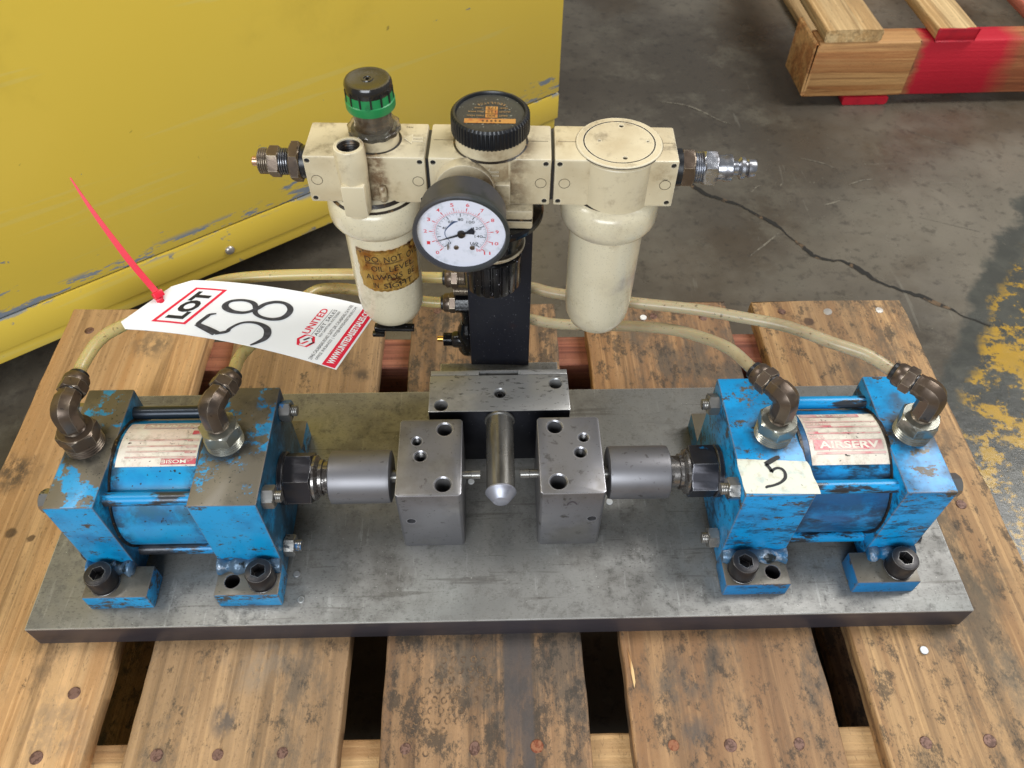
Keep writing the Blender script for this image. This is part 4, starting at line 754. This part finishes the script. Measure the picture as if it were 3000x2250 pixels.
for k, chh in enumerate(word):
    a = R(-29+k*58/8); rr = .0148
    def arc(x, y, a=a, rr=rr): return kf2(-(math.sin(-a)*rr) + math.cos(a)*x + math.sin(a)*y, .0098-rr + math.cos(a)*(rr) - math.sin(a)*x + math.cos(a)*y - .0)
    text(bm, chh, (-.0006, .0006, -.0009, .0011), lambda x, y, a=R(29-k*58/8): kf2(rr*math.sin(a)+math.cos(a)*x+math.sin(a)*y, -.0055+rr*math.cos(a)-math.sin(a)*x+math.cos(a)*y), .01, 1, True)
finish('lettering', bm, m_tan, FR)
# raised arrows
def arrow(fn, cx_, cy_, L, fnd):
    bm = bmesh.new(); w = L*.20; pts = [(-L/2, 0), (-L*.08, L*.44), (-L*.08, w), (L/2, w), (L/2, w*.45), (-L*.05, w*.45), (-L*.05, -w*.45), (L/2, -w*.45), (L/2, -w), (-L*.08, -w), (-L*.08, -L*.44)]
    lo = [bm.verts.new(fn(cx_+x, cy_+y, -.0002)) for x, y in pts]; hi = [bm.verts.new(fn(cx_+x, cy_+y, .0005)) for x, y in pts]
    bm.faces.new(hi); [bm.faces.new((lo[i], lo[(i+1) % 11], hi[(i+1) % 11], hi[i])) for i in range(11)]
    finish('raised_arrow', bm, m_cream, FR)
arrow(lambda x, y, e: (x, y, tz+e), -.0483, .1738, .0105, None)
arrow(lambda x, y, e: (x, .1533-e, y), -.0034, .2590, .0085, None)
bm = bmesh.new(); text(bm, 'M92', (-.0537, -.0499, .1852, .1868), lambda x, y: (x, y, tz+.0001), 0, 1.1, True); text(bm, 'M92', (.0942, .0968, .2540, .2553), lambda x, y: (x, fy-.0001, y), 0, 1.1, True); finish('lettering', bm, m_grime_shade, FR)
# underside of the regulator: plate, ring nut, stem and ribbed adjusting bonnet
finish('bonnet_flange', boxbm(-.0300, .0209, .1500, .1960, .2286, .2354), m_cream, FR, bev=.0018)
finish('gasket', boxbm(-.0292, .0203, .1508, .1950, .2274, .2288), m_grime_shade, FR)
finish('bonnet_flange', boxbm(-.0298, .0208, .1503, .1955, .2218, .2276), m_cream, FR, bev=.0014)
finish('ring_nut', lathe([(.0200, .2170), (.0306, .2162), (.0318, .2172), (.0318, .2196), (.0306, .2214), (.0200, .2220)], (-.0040, cy, 0), 'z', 72), m_wet, FR)
finish('stem', lathe([(.0150, .1800), (.0165, .1850), (.0185, .1910), (.0208, .1960), (.0198, .2010), (.0222, .2070), (.0220, .2130), (.0235, .2180)], (-.0046, cy-.0026, 0), 'z', 48), m_wet, FR, ang=60)
finish('grease_smear', lathe([(.0180, .1915), (.0207, .1945), (.0209, .1962)], (-.0040, cy-.0032, 0), 'z', 40), m_cream, FR)
finish('bonnet', lathe([(.0165, .1612), (.0185, .1617), (.0191, .1628), (.0194, .1820), (.0198, .1850), (.0202, .1890), (.0165, .1902)], (-.0046, cy-.0026, 0), 'z', 160, 0, None, lambda i, r: r*(1-(.055 if (i % 8) < 2 else 0)*(r > .0182))), m_wet, FR, ang=30)
# post and the valve behind it
finish('bracket_post', boxbm(-.0235, .0220, .1908, .1938, .0502, .2400), m_post, FR, bev=.0006)
finish('valve_body', boxbm(-.0190, .0150, .1960, .2240, .0600, .1330), m_gland, FR, bev=.0015)
def tee(x, z, n1, tid):
    c = (x, .210, z); d = (-1, 0, 0)
    finish('thread', thread(.0056, c, d, -.010, .0060, .0012, .0006, 28), m_bronze, FR, ang=40)
    nt = finish('compression_nut', hexnut(.0080, c, d, .0055, .0105, R(10)), m_bronze, FR)
    finish('knurled_end', lathe([(.0070, .0105), (.0071, .0135), (.0060, .0150)], c, d, 60, 0, None, lambda i, r: r*(1+.02*(i % 2))), m_bronze, nt, ang=40)
    finish('collar', cyl(.0056, c, d, .0145, .0168, 28, .0004), m_black, nt)
    return Vector((x-.0160, .210, z))
tee(-.0262, .1256, 0, 0); tee(-.0290, .0998, 0, 0)
finish('tee_fitting', hexnut(.0078, (-.0290, .210, .0998), (1, 0, 0), -.0060, .0090, R(0)), m_wet, FR)
finish('thread', thread(.0040, (-.030, .212, .1110), (1, 0, 0), -.0060, .0080, .0010, .0005, 20), m_bronze, FR, ang=40)
finish('tee_fitting', lathe([(.0042, .078), (.0040, .086), (.0050, .094)], (-.0268, .210, 0), 'z', 20), m_wet, FR)
finish('tee_fitting', lathe([(.0060, .0450), (.0078, .0490), (.0080, .0660), (.0072, .0720), (.0060, .0745), (.0050, .0790)], (-.0272, .210, 0), 'z', 24), m_wet, FR)
finish('tee_fitting', lathe([(.0072, .0), (.0066, .008), (.0056, .0095)], (-.030, .210, .0585), (-1, 0, 0), 24), m_wet, FR)
finish('thread', thread(.0056, (-.039, .210, .0585), (-1, 0, 0), 0, .0075, .0010, .0005, 24), m_wet, FR, ang=40)
finish('brass_pin', cyl(.0024, (-.046, .210, .0590), (-1, 0, 0), 0, .0055, 20, .0003), m_brass, FR)
# end fittings of the unit
c = (0, cy, .2510)
finish('hex_collar', hexnut(.0122, c, 'x', -.1214, -.1152, R(12)), m_bronze, FR)
finish('spacer', cyl(.0095, c, 'x', -.1155, -.1095, 32), m_black, FR)
finish('thread', thread(.0078, c, 'x', -.1280, -.1210, .0013, .0007, 30), m_gland, FR, ang=40)
finish('hex_collar', hexnut(.0092, c, 'x', -.1345, -.1278, R(5)), m_bronze, FR)
finish('thread', thread(.0074, c, 'x', -.1405, -.1342, .0012, .0006, 30), m_bronze, FR, ang=40)
finish('copper_stub', cyl(.0029, c, 'x', -.1447, -.1400, 24, .0004), m_copper, FR)
finish('spacer', cyl(.0108, c, 'x', .1020, .1068, 32), m_black, FR)
finish('hex_collar', hexnut(.0118, c, 'x', .1062, .1140, R(28)), m_bronze, FR)
qc = finish('quick_coupler', hexnut(.0109, c, 'x', .1195, .1275, R(28)), m_zinc, FR)
finish('thread', thread(.0090, c, 'x', .1135, .1200, .0014, .0009, 32), m_zinc, qc, ang=40)
finish('plug_nipple', lathe([(.0070, .1270), (.0074, .1285), (.0074, .1322), (.0079, .1330), (.0079, .1362), (.0060, .1370), (.0042, .1378), (.0042, .1402), (.0050, .1408), (.0064, .1418), (.0064, .1438), (.0045, .1446), (.0044, .1455), (.0052, .1462), (.0052, .1500), (.0048, .1506), (.0030, .1506), (.0028, .1480), (0, .1480)], c, 'x', 40), m_zinc, qc, ang=40)
# pressure gauge
gx, gz = -.0183, .2500
gs = finish('gauge_boss', lathe([(.0105, -.0080), (.0168, -.0072), (.0172, -.0060), (.0172, .0)], (gx, .1565, gz), 'y', 56), m_cream, FR)
finish('gauge_boss', cyl(.0085, (gx, 0, gz), 'y', .1300, .1500, 32), m_brass, FR)
ga = finish('pressure_gauge', lathe([(.0205, .1325), (.0232, .1318), (.0240, .1300), (.0243, .1150), (.0250, .1136), (.0262, .1126), (.0263, .1100), (.0256, .1093), (.0243, .1093), (.0240, .1100), (.0240, .1128), (0, .1128)], (gx, 0, gz), 'y', 96), m_gauge, FR, ang=30)
dl = finish('dial', cyl(.02395, (gx, 0, gz), 'y', .1122, .1130, 96), m_dial, ga)
gf = lambda x, z: (gx+x, .11205, gz+z); gf2 = lambda x, z: (gx+x, .11195, gz+z)
red = bmesh.new(); blk = bmesh.new(); GR = .0237
def pol(a, r): return (r*GR*math.cos(R(a)), r*GR*math.sin(R(a)))
def radial(bm, a, r0, r1, w): x0, z0 = pol(a, r0); x1, z1 = pol(a, r1); stroke(bm, [(x0, z0), (x1, z1)], w, gf, smooth=False)
def ring(bm, r, a0, a1, w, n=90): stroke(bm, [pol(a0+(a1-a0)*i/n, r) for i in range(n+1)], w, gf, smooth=False)
ring(red, .605, 225, -45, .00016); ring(blk, .572, 225, -45, .00012)
for i in range(56):
    a = 225-i*270/55; radial(red, a, .61, .665 if i % 5 else .70, .00013 if i % 5 else .00022)
    if i % 5 == 0: radial(red, a, .665, .735, .00050)
for i in range(33):
    a = 225-i*270/32; radial(blk, a, .52 if i % 4 else .48, .565, .00012 if i % 4 else .00042)
for i in range(12):
    x, z = pol(225-i*270/11, .82); w = .0009*len(str(i)); text(red, str(i), (x-w, x+w, z-.0011, z+.0011), gf, .01)
for p in (0, 40, 60, 80, 100, 120, 140, 160):
    x, z = pol(225-p*270/160, .40); w = .00072*len(str(p)); text(blk, str(p), (x-w, x+w, z-.0009, z+.0009), gf, .005)
text(red, 'bar', (.0079, .0110, -.0125, -.0104), gf, .0); text(blk, 'psi', (.0050, .0080, -.0095, -.0070), gf, 0)
finish('scale_print', red, m_red, dl, label='red bar scale'); finish('scale_print', blk, m_ink, dl, label='black psi scale')
bm = bmesh.new(); stroke(bm, [(-.0014, .0082, .5), (-.0038, .0076, 2.6), (-.0062, .0052, 1.8), (-.0085, .0020, 1.), (-.0088, -.0012, .8), (-.0078, -.0036, .9), (-.0066, -.0052, .5)], .0005, gf); finish('blue_curve', bm, m_bluei, dl)  # blue curved stroke on the dial
def prism(pts, y0, y1, bm=None):
    bm = bm or bmesh.new(); n = len(pts); a = [bm.verts.new((gx+x, y0, gz+z)) for x, z in pts]; b = [bm.verts.new((gx+x, y1, gz+z)) for x, z in pts]
    bm.faces.new(a); bm.faces.new(b[::-1]); [bm.faces.new((a[i], a[(i+1) % n], b[(i+1) % n], b[i])) for i in range(n)]; return bm
an = R(200.5); dx, dz = math.cos(an), math.sin(an); nx_, nz_ = -dz, dx
def NP(l, w): return (dx*l+nx_*w, dz*l+nz_*w)
finish('needle', prism([NP(.0150, 0), NP(0, .0007), NP(-.0030, .0005), NP(-.0066, .0022), NP(-.0078, .0006), NP(-.0072, -.0024), NP(-.0030, -.0007), NP(0, -.0007)], .1110, .1113), mat('needle', (20, 24, 38), .4), dl)
finish('needle_hub', lathe([(.0022, .1120), (.0022, .1106), (.0016, .1098), (.0012, .1098), (.0010, .1102), (0, .1102)], (gx, 0, gz), 'y', 28), m_grime_shade, dl)
for x, z in ((-.0032, -.0098), (.0056, -.0098)): finish('dial_screw', lathe([(.0014, .1122), (.0014, .1116), (.0008, .1113), (0, .1113)], (gx+x, 0, gz+z), 'y', 20), m_bronze, dl)
finish('stop_pin', boxbm(gx-.0080, gx-.0073, .1100, .1122, gz-.0100, gz-.0074), m_bronze, dl)
# ------------------------------------------------------------------ hoses
def hose(label, pts, m, r=.0041):
    P = crom(pts, 12); c = P[len(P)//2]; T = bpy.data.objects.new
    bm = sweep(P, r, 24); o = finish('air_hose', bm, m, None, ang=60)
    return tag(o, label, 'hose', 'translucent nylon hoses feeding the air cylinders')
cF, sF = math.cos(R(-2.34)), math.sin(R(-2.34))
def W_(x, y, z): dx_, dy_ = x+.007, y-.18; return (-.007+dx_*cF-dy_*sF, .18+dx_*sF+dy_*cF, z)
e1, e2, e3, e4 = [tuple(v) for v in eL+eR]
hose('pale hose from the outermost left elbow to the upper fitting beside the black post', [e1, (-.2745, .1240, .1338), (-.2680, .1423, .1370), (-.2560, .1545, .1380), (-.2205, .1822, .1380), (-.1984, .1996, .1360), (-.1605, .2069, .1340), (-.1016, .2115, .1300), W_(-.0600, .2100, .1258), W_(-.0390, .2100, .1256)], m_hose)
hose('pale hose from the left cylinder inner elbow, passing under the white tag', [e2, (-.1752, .1325, .1285), (-.1700, .1470, .1262), (-.1412, .1965, .1225), (-.1232, .2085, .1190), (-.0960, .2118, .1110), W_(-.0600, .2100, .1010), W_(-.0420, .2100, .0998)], m_hose)
hose('greyish hose from behind the black post to the outermost right elbow', [W_(.0100, .2120, .1160), (.0250, .2092, .1165), (.0450, .2021, .1165), (.1008, .1859, .1220), (.1384, .1741, .1270), (.1682, .1619, .1310), (.1969, .1496, .1340), (.2227, .1316, .1365), (.2420, .1205, .1368), e4], m_hose2)
hose('greyish lower hose from behind the black post to the right cylinder inner elbow', [W_(.0100, .2120, .0820), (.0240, .2098, .0820), (.0467, .2013, .0850), (.1000, .1837, .1000), (.1241, .1706, .1100), (.1426, .1528, .1200), (.1557, .1336, .1290), e3], m_hose2)
# ------------------------------------------------------------------ auction tag and its cable tie
TG = thing('lot_tag', (-.18, .16, .135), 'white card auction tag reading LOT 58 with a red band', 'tag')
F0, F1 = (-.00527, .14839, -.25591), (-.012, .00217, .1424); B0, B1 = (-.00463, .13753, -.2215), (-.00585, .00829, .18788)
def pv(c, u): return (c[0]*u+c[1])*u+c[2]
def tg(u, v, e=0): return Vector(((1-v)*pv(F0, u)+v*pv(B0, u), (1-v)*pv(F1, u)+v*pv(B1, u), .148-.033*max(u, 0)**1.5+e))
NU, NV = 48, 20; bm = bmesh.new(); gr = {}
def clipv(u): t = min(max(u/.060, 0), 1); return .135*(1-t), 1-.135*(1-t)
for k, e in enumerate((-.00022, .00022)):
    for i in range(NU+1):
        u = (i/NU)**1.15; lo, hi = clipv(u)
        for j in range(NV+1): gr[k, i, j] = bm.verts.new(tg(u, lo+(hi-lo)*j/NV, e))
for i in range(NU):
    for j in range(NV):
        a = [gr[1, i, j], gr[1, i+1, j], gr[1, i+1, j+1], gr[1, i, j+1]]; bm.faces.new(a); bm.faces.new([gr[0, i, j], gr[0, i, j+1], gr[0, i+1, j+1], gr[0, i+1, j]])
for i in range(NU):
    for j in (0, NV): bm.faces.new((gr[0, i, j], gr[0, i+1, j], gr[1, i+1, j], gr[1, i, j]))
for j in range(NV):
    for i in (0, NU): bm.faces.new((gr[0, i, j], gr[0, i, j+1], gr[1, i, j+1], gr[1, i, j]))
card = finish('card', bm, m_paper, TG, ang=60)
cut(card, [cyl(.0021, tuple(tg(.048, .56)), 'z', -.01, .01, 20)])
tf = lambda v, u: tg(-u, v, .00045); tf2 = lambda v, u: tg(-u, v, .0007)   # reading direction = across the tag (v), letters up = towards the hole (-u)
bm = bmesh.new()
for bx in ((.162, .846, -.139, -.124), (.165, .843, -.273, -.258), (.162, .190, -.273, -.124), (.818, .846, -.273, -.124)): quad(bm, bx, tf, 12, 2)
finish('printed_frame', bm, m_redt, card)
bm = bmesh.new(); quad(bm, (.006, .994, -.992, -.930), tf, 24, 4); finish('printed_band', bm, m_redt, card)
bm = bmesh.new(); text(bm, 'UNITED', (.365, .80, -.786, -.752), tf, .015)
def hexa(bm, cv, cu, s, w, n0=0, n1=6):
    P = [(cv+s*1.0*math.cos(R(60*k+30))*1.0, -(cu)+s*.37*math.sin(R(60*k+30))) for k in range(7)]
    stroke(bm, P[n0:n1+1], w, tf, smooth=False)
lg = bmesh.new(); hexa(lg, .262, .797, .098, .012)
for seg in ([(.300, -.769), (.262, -.760), (.205, -.778), (.205, -.790), (.262, -.806)],): stroke(lg, seg, .010, tf, smooth=False)
lg = finish('logo', lg, m_redt, card)
finish('lettering', bm, m_redt, card, label='red print')
bm = bmesh.new(); text(bm, 'LOT', (.245, .775, -.240, -.158), tf, .05); finish('lettering', bm, m_ink, card, label='bold black LOT'); bm = bmesh.new()
l2 = bmesh.new(); stroke(l2, [(.262, -.786), (.318, -.802), (.318, -.815), (.262, -.832), (.222, -.822)], .010, tf, smooth=False); finish('logo', l2, m_ink, card)
text(bm, 'ASSET SALES', (.370, .82, -.824, -.808), tf, .0, 1.1); finish('lettering', bm, m_ink, card, label='black print')
bm = bmesh.new(); stroke(bm, [(.365, -.7995), (.815, -.8005)], .0022, tf, smooth=False)
text(bm, 'ROY GAMITYAN, AUCTIONEER', (.370, .81, -.846, -.832), tf, .0)
text(bm, '23945 CALABASAS ROAD, SUITE 209, CALABASAS, CA 91302', (.026, .949, -.880, -.861), tf, .0)
text(bm, 'OFFICE  818.264.4232  |  ROY@UNITEDASSETSALES.COM', (.045, .935, -.905, -.887), tf, .0)
finish('lettering', bm, m_gtext, card, label='small grey print')
bm = bmesh.new(); text(bm, 'WWW.UNITEDASSETSALES.COM', (.045, .965, -.977, -.944), tf2, .035); finish('lettering', bm, m_paper, card, label='white web address')
bm = bmesh.new(); hw = lambda x, y: tg(x/.148, y/.060, .0006); HS = lambda l: [(p[0]*.148, p[1]*.060, p[2]) for p in l]
stroke(bm, HS([(.345, .405, .5), (.325, .375, 1.), (.322, .330, 1.1), (.319, .225, 1.1), (.322, .195, 1.2)]), .0026, hw, 4)
stroke(bm, HS([(.316, .188, 1.2), (.37, .140, 1.7), (.430, .085, 1.9)]), .0026, hw, 4)
stroke(bm, HS([(.428, .080, 1.), (.462, .140, 1.1), (.462, .200, .9), (.478, .300, .8), (.510, .350, .8), (.555, .355, 1.), (.600, .310, 1.5), (.625, .230, 1.7), (.632, .150, 1.5), (.618, .070, 1.0), (.602, .010, .5)]), .0026, hw, 6)
stroke(bm, HS([(.480, .585, 1.3), (.455, .655, 1.2), (.425, .688, 1.), (.385, .692, .9), (.348, .655, 1.1), (.338, .590, 1.4), (.355, .525, 1.5), (.395, .480, 1.3), (.440, .480, 1.1), (.468, .520, 1.1), (.485, .590, 1.4), (.500, .690, 1.3), (.535, .750, 1.1), (.580, .750, 1.), (.618, .690, 1.4), (.632, .600, 1.6), (.622, .510, 1.5), (.585, .460, 1.1), (.535, .465, .9), (.498, .510, 1.1), (.478, .585, 1.2)]), .0026, hw, 6)
finish('handwriting', bm, m_grey, card, label='hand written 58')
# cable tie: thin strap through the hole, head on the card, tail sticking up
h = tg(.020, .625, .0026); tip = Vector((-.2660, .1955, .2285)); A = tg(.056, .545, .0008)
CT = tag(bpy.data.objects.new('cable_tie', None), 'red nylon cable tie through the white tag, tail pointing up left', 'cable tie'); S.collection.objects.link(CT); CT.location = h; CT['org'] = list(h)
bm = bmesh.new(); path = crom([A-Vector((0, 0, .002)), A+Vector((-.0015, .0005, .0012)), h+Vector((0, 0, .001)), h.lerp(tip, .3)+Vector((-.0022, 0, .002)), h.lerp(tip, .7)+Vector((-.0020, 0, .0015)), tip], 10); prev = None; rowl = []
for i, p in enumerate(path):
    t = i/(len(path)-1); w = .0021*(1 if t < .62 else 1-.82*(t-.62)/.38); d = (path[min(i+1, len(path)-1)]-path[max(i-1, 0)]).normalized(); sd = d.cross(Vector((.25, -.75, .6))).normalized(); nn = sd.cross(d).normalized()*.00055
    rowl.append([bm.verts.new(p+sd*w+nn), bm.verts.new(p-sd*w+nn), bm.verts.new(p-sd*w-nn), bm.verts.new(p+sd*w-nn)])
for a, b_ in zip(rowl, rowl[1:]):
    for k in range(4): bm.faces.new((a[k], a[(k+1) % 4], b_[(k+1) % 4], b_[k]))
bm.faces.new(rowl[0]); bm.faces.new(rowl[-1][::-1]); finish('strap', bm, m_tie, CT, ang=40)
dr = (path[22]-path[16]).normalized(); Fm = frame(dr); bm = boxbm(-.0036, .0036, -.0026, .0026, -.0024, .0024)
for v in bm.verts: v.co = h + Fm @ v.co + Vector((0, 0, .0008))
finish('head', bm, m_tie, CT, bev=.0008)
# ------------------------------------------------------------------ masking tape with a 5
tpt = .09565
outl = [(.1541, .0660), (.1560, .0672), (.1800, .0655), (.1992, .0636), (.2005, .0610), (.2009, .0560), (.2012, .0500), (.2026, .0440), (.2020, .0392), (.1900, .0398), (.1700, .0410), (.1545, .0412), (.1541, .0480), (.1533, .0560)]
bm = bmesh.new(); nu = 18; rows = []
L_ = crom([(.1541, .0668, 0), (.1535, .0600, 0), (.1541, .0520, 0), (.1540, .0460, 0), (.1546, .0404, 0)], 5); R_ = crom([(.1996, .0640, 0), (.2008, .0600, 0), (.2009, .0520, 0), (.2021, .0455, 0), (.2022, .0391, 0)], 5)
for k, e in enumerate((0, .00025)):
    for a, b_ in zip(L_, R_): rows.append([bm.verts.new((a.x+(b_.x-a.x)*i/nu, a.y+(b_.y-a.y)*i/nu, tpt+e+(max(0, abs(i/nu-.5)-.47)*.0)+mnoise.noise(Vector((i*.7, a.y*300, 0)))*.00012)) for i in range(nu+1)])
m_ = len(L_)
for j in range(m_-1):
    for i in range(nu):
        bm.faces.new((rows[m_+j][i], rows[m_+j+1][i], rows[m_+j+1][i+1], rows[m_+j][i+1]))
        bm.faces.new((rows[j][i], rows[j][i+1], rows[j+1][i+1], rows[j+1][i]))
tp = finish('masking_tape', bm, m_tape, None, ang=60, recalc=False); tag(tp, 'piece of cream masking tape marked 5 stuck on top of the right blue cylinder', 'tape')
bm = bmesh.new(); f5 = lambda x, y: (x, y, tpt+.00055)
stroke(bm, [(.1824, .0676, 1.5), (.1800, .0668, 2.0), (.1745, .0637, 2.3), (.1716, .0622, 1.8)], .0015, f5, 5); stroke(bm, [(.1720, .0622, 1.6), (.1738, .0592, 1.6), (.1745, .0560, 1.5)], .0015, f5, 5)
stroke(bm, [(.1742, .0560, 1.6), (.1760, .0578, 1.3), (.1790, .0590, 1.2), (.1818, .0580, 1.3), (.1830, .0550, 1.4), (.1820, .0510, 1.4), (.1780, .0477, 1.2), (.1730, .0458, 1.1), (.1692, .0450, 1.2), (.1680, .0440, .8)], .0015, f5, 6)
finish('handwriting', bm, m_ink, tp, label='hand written 5')
# ------------------------------------------------------------------ loose bits on the wood
for nm, x, y, r, m, lb in (('loose_disc', .2972, -.0184, .0030, m_disc, 'small shiny metal disc on the rightmost board in front of the plate'), ('loose_disc', .1398, .3123, .0032, m_white, 'small white disc lying near the back end of the fourth board')):
    o = finish(nm, lathe([(r, 0), (r, .0010), (r*.92, .0013), (0, .0013)], (x, y, PT+.0006), 'z', 24), m, None); tag(o, lb, 'metal disc')
bm = sweep(crom([(.2535, -.0735, PT-.006), (.2520, -.0755, PT-.004), (.2525, -.0810, PT-.005), (.2535, -.0860, PT-.007), (.2545, -.0880, PT-.008)], 6), .0004, 8)
o = finish('staple', bm, m_nails, None); tag(o, 'bent thin wire staple in the gap left of the rightmost board', 'staple')
bm = bmesh.new(); pts = [(.0868, -.013), (.0880, -.018), (.0895, -.028), (.0897, -.036), (.0885, -.040), (.0875, -.030)]
lo = [bm.verts.new((x, y, PT-.0003)) for x, y in pts]; hi = [bm.verts.new((x*.999+.0001, y, PT+.0006+random.random()*.0006)) for x, y in pts]
bm.faces.new(hi); [bm.faces.new((lo[i], lo[(i+1) % 6], hi[(i+1) % 6], hi[i])) for i in range(6)]
finish('splinter', bm, mat('fresh_splinter', (226, 190, 134), .6, layers=[dict(c=(170, 120, 70), s=120, lo=.5, hi=.6, st=(1, .1, 1))]), pal)
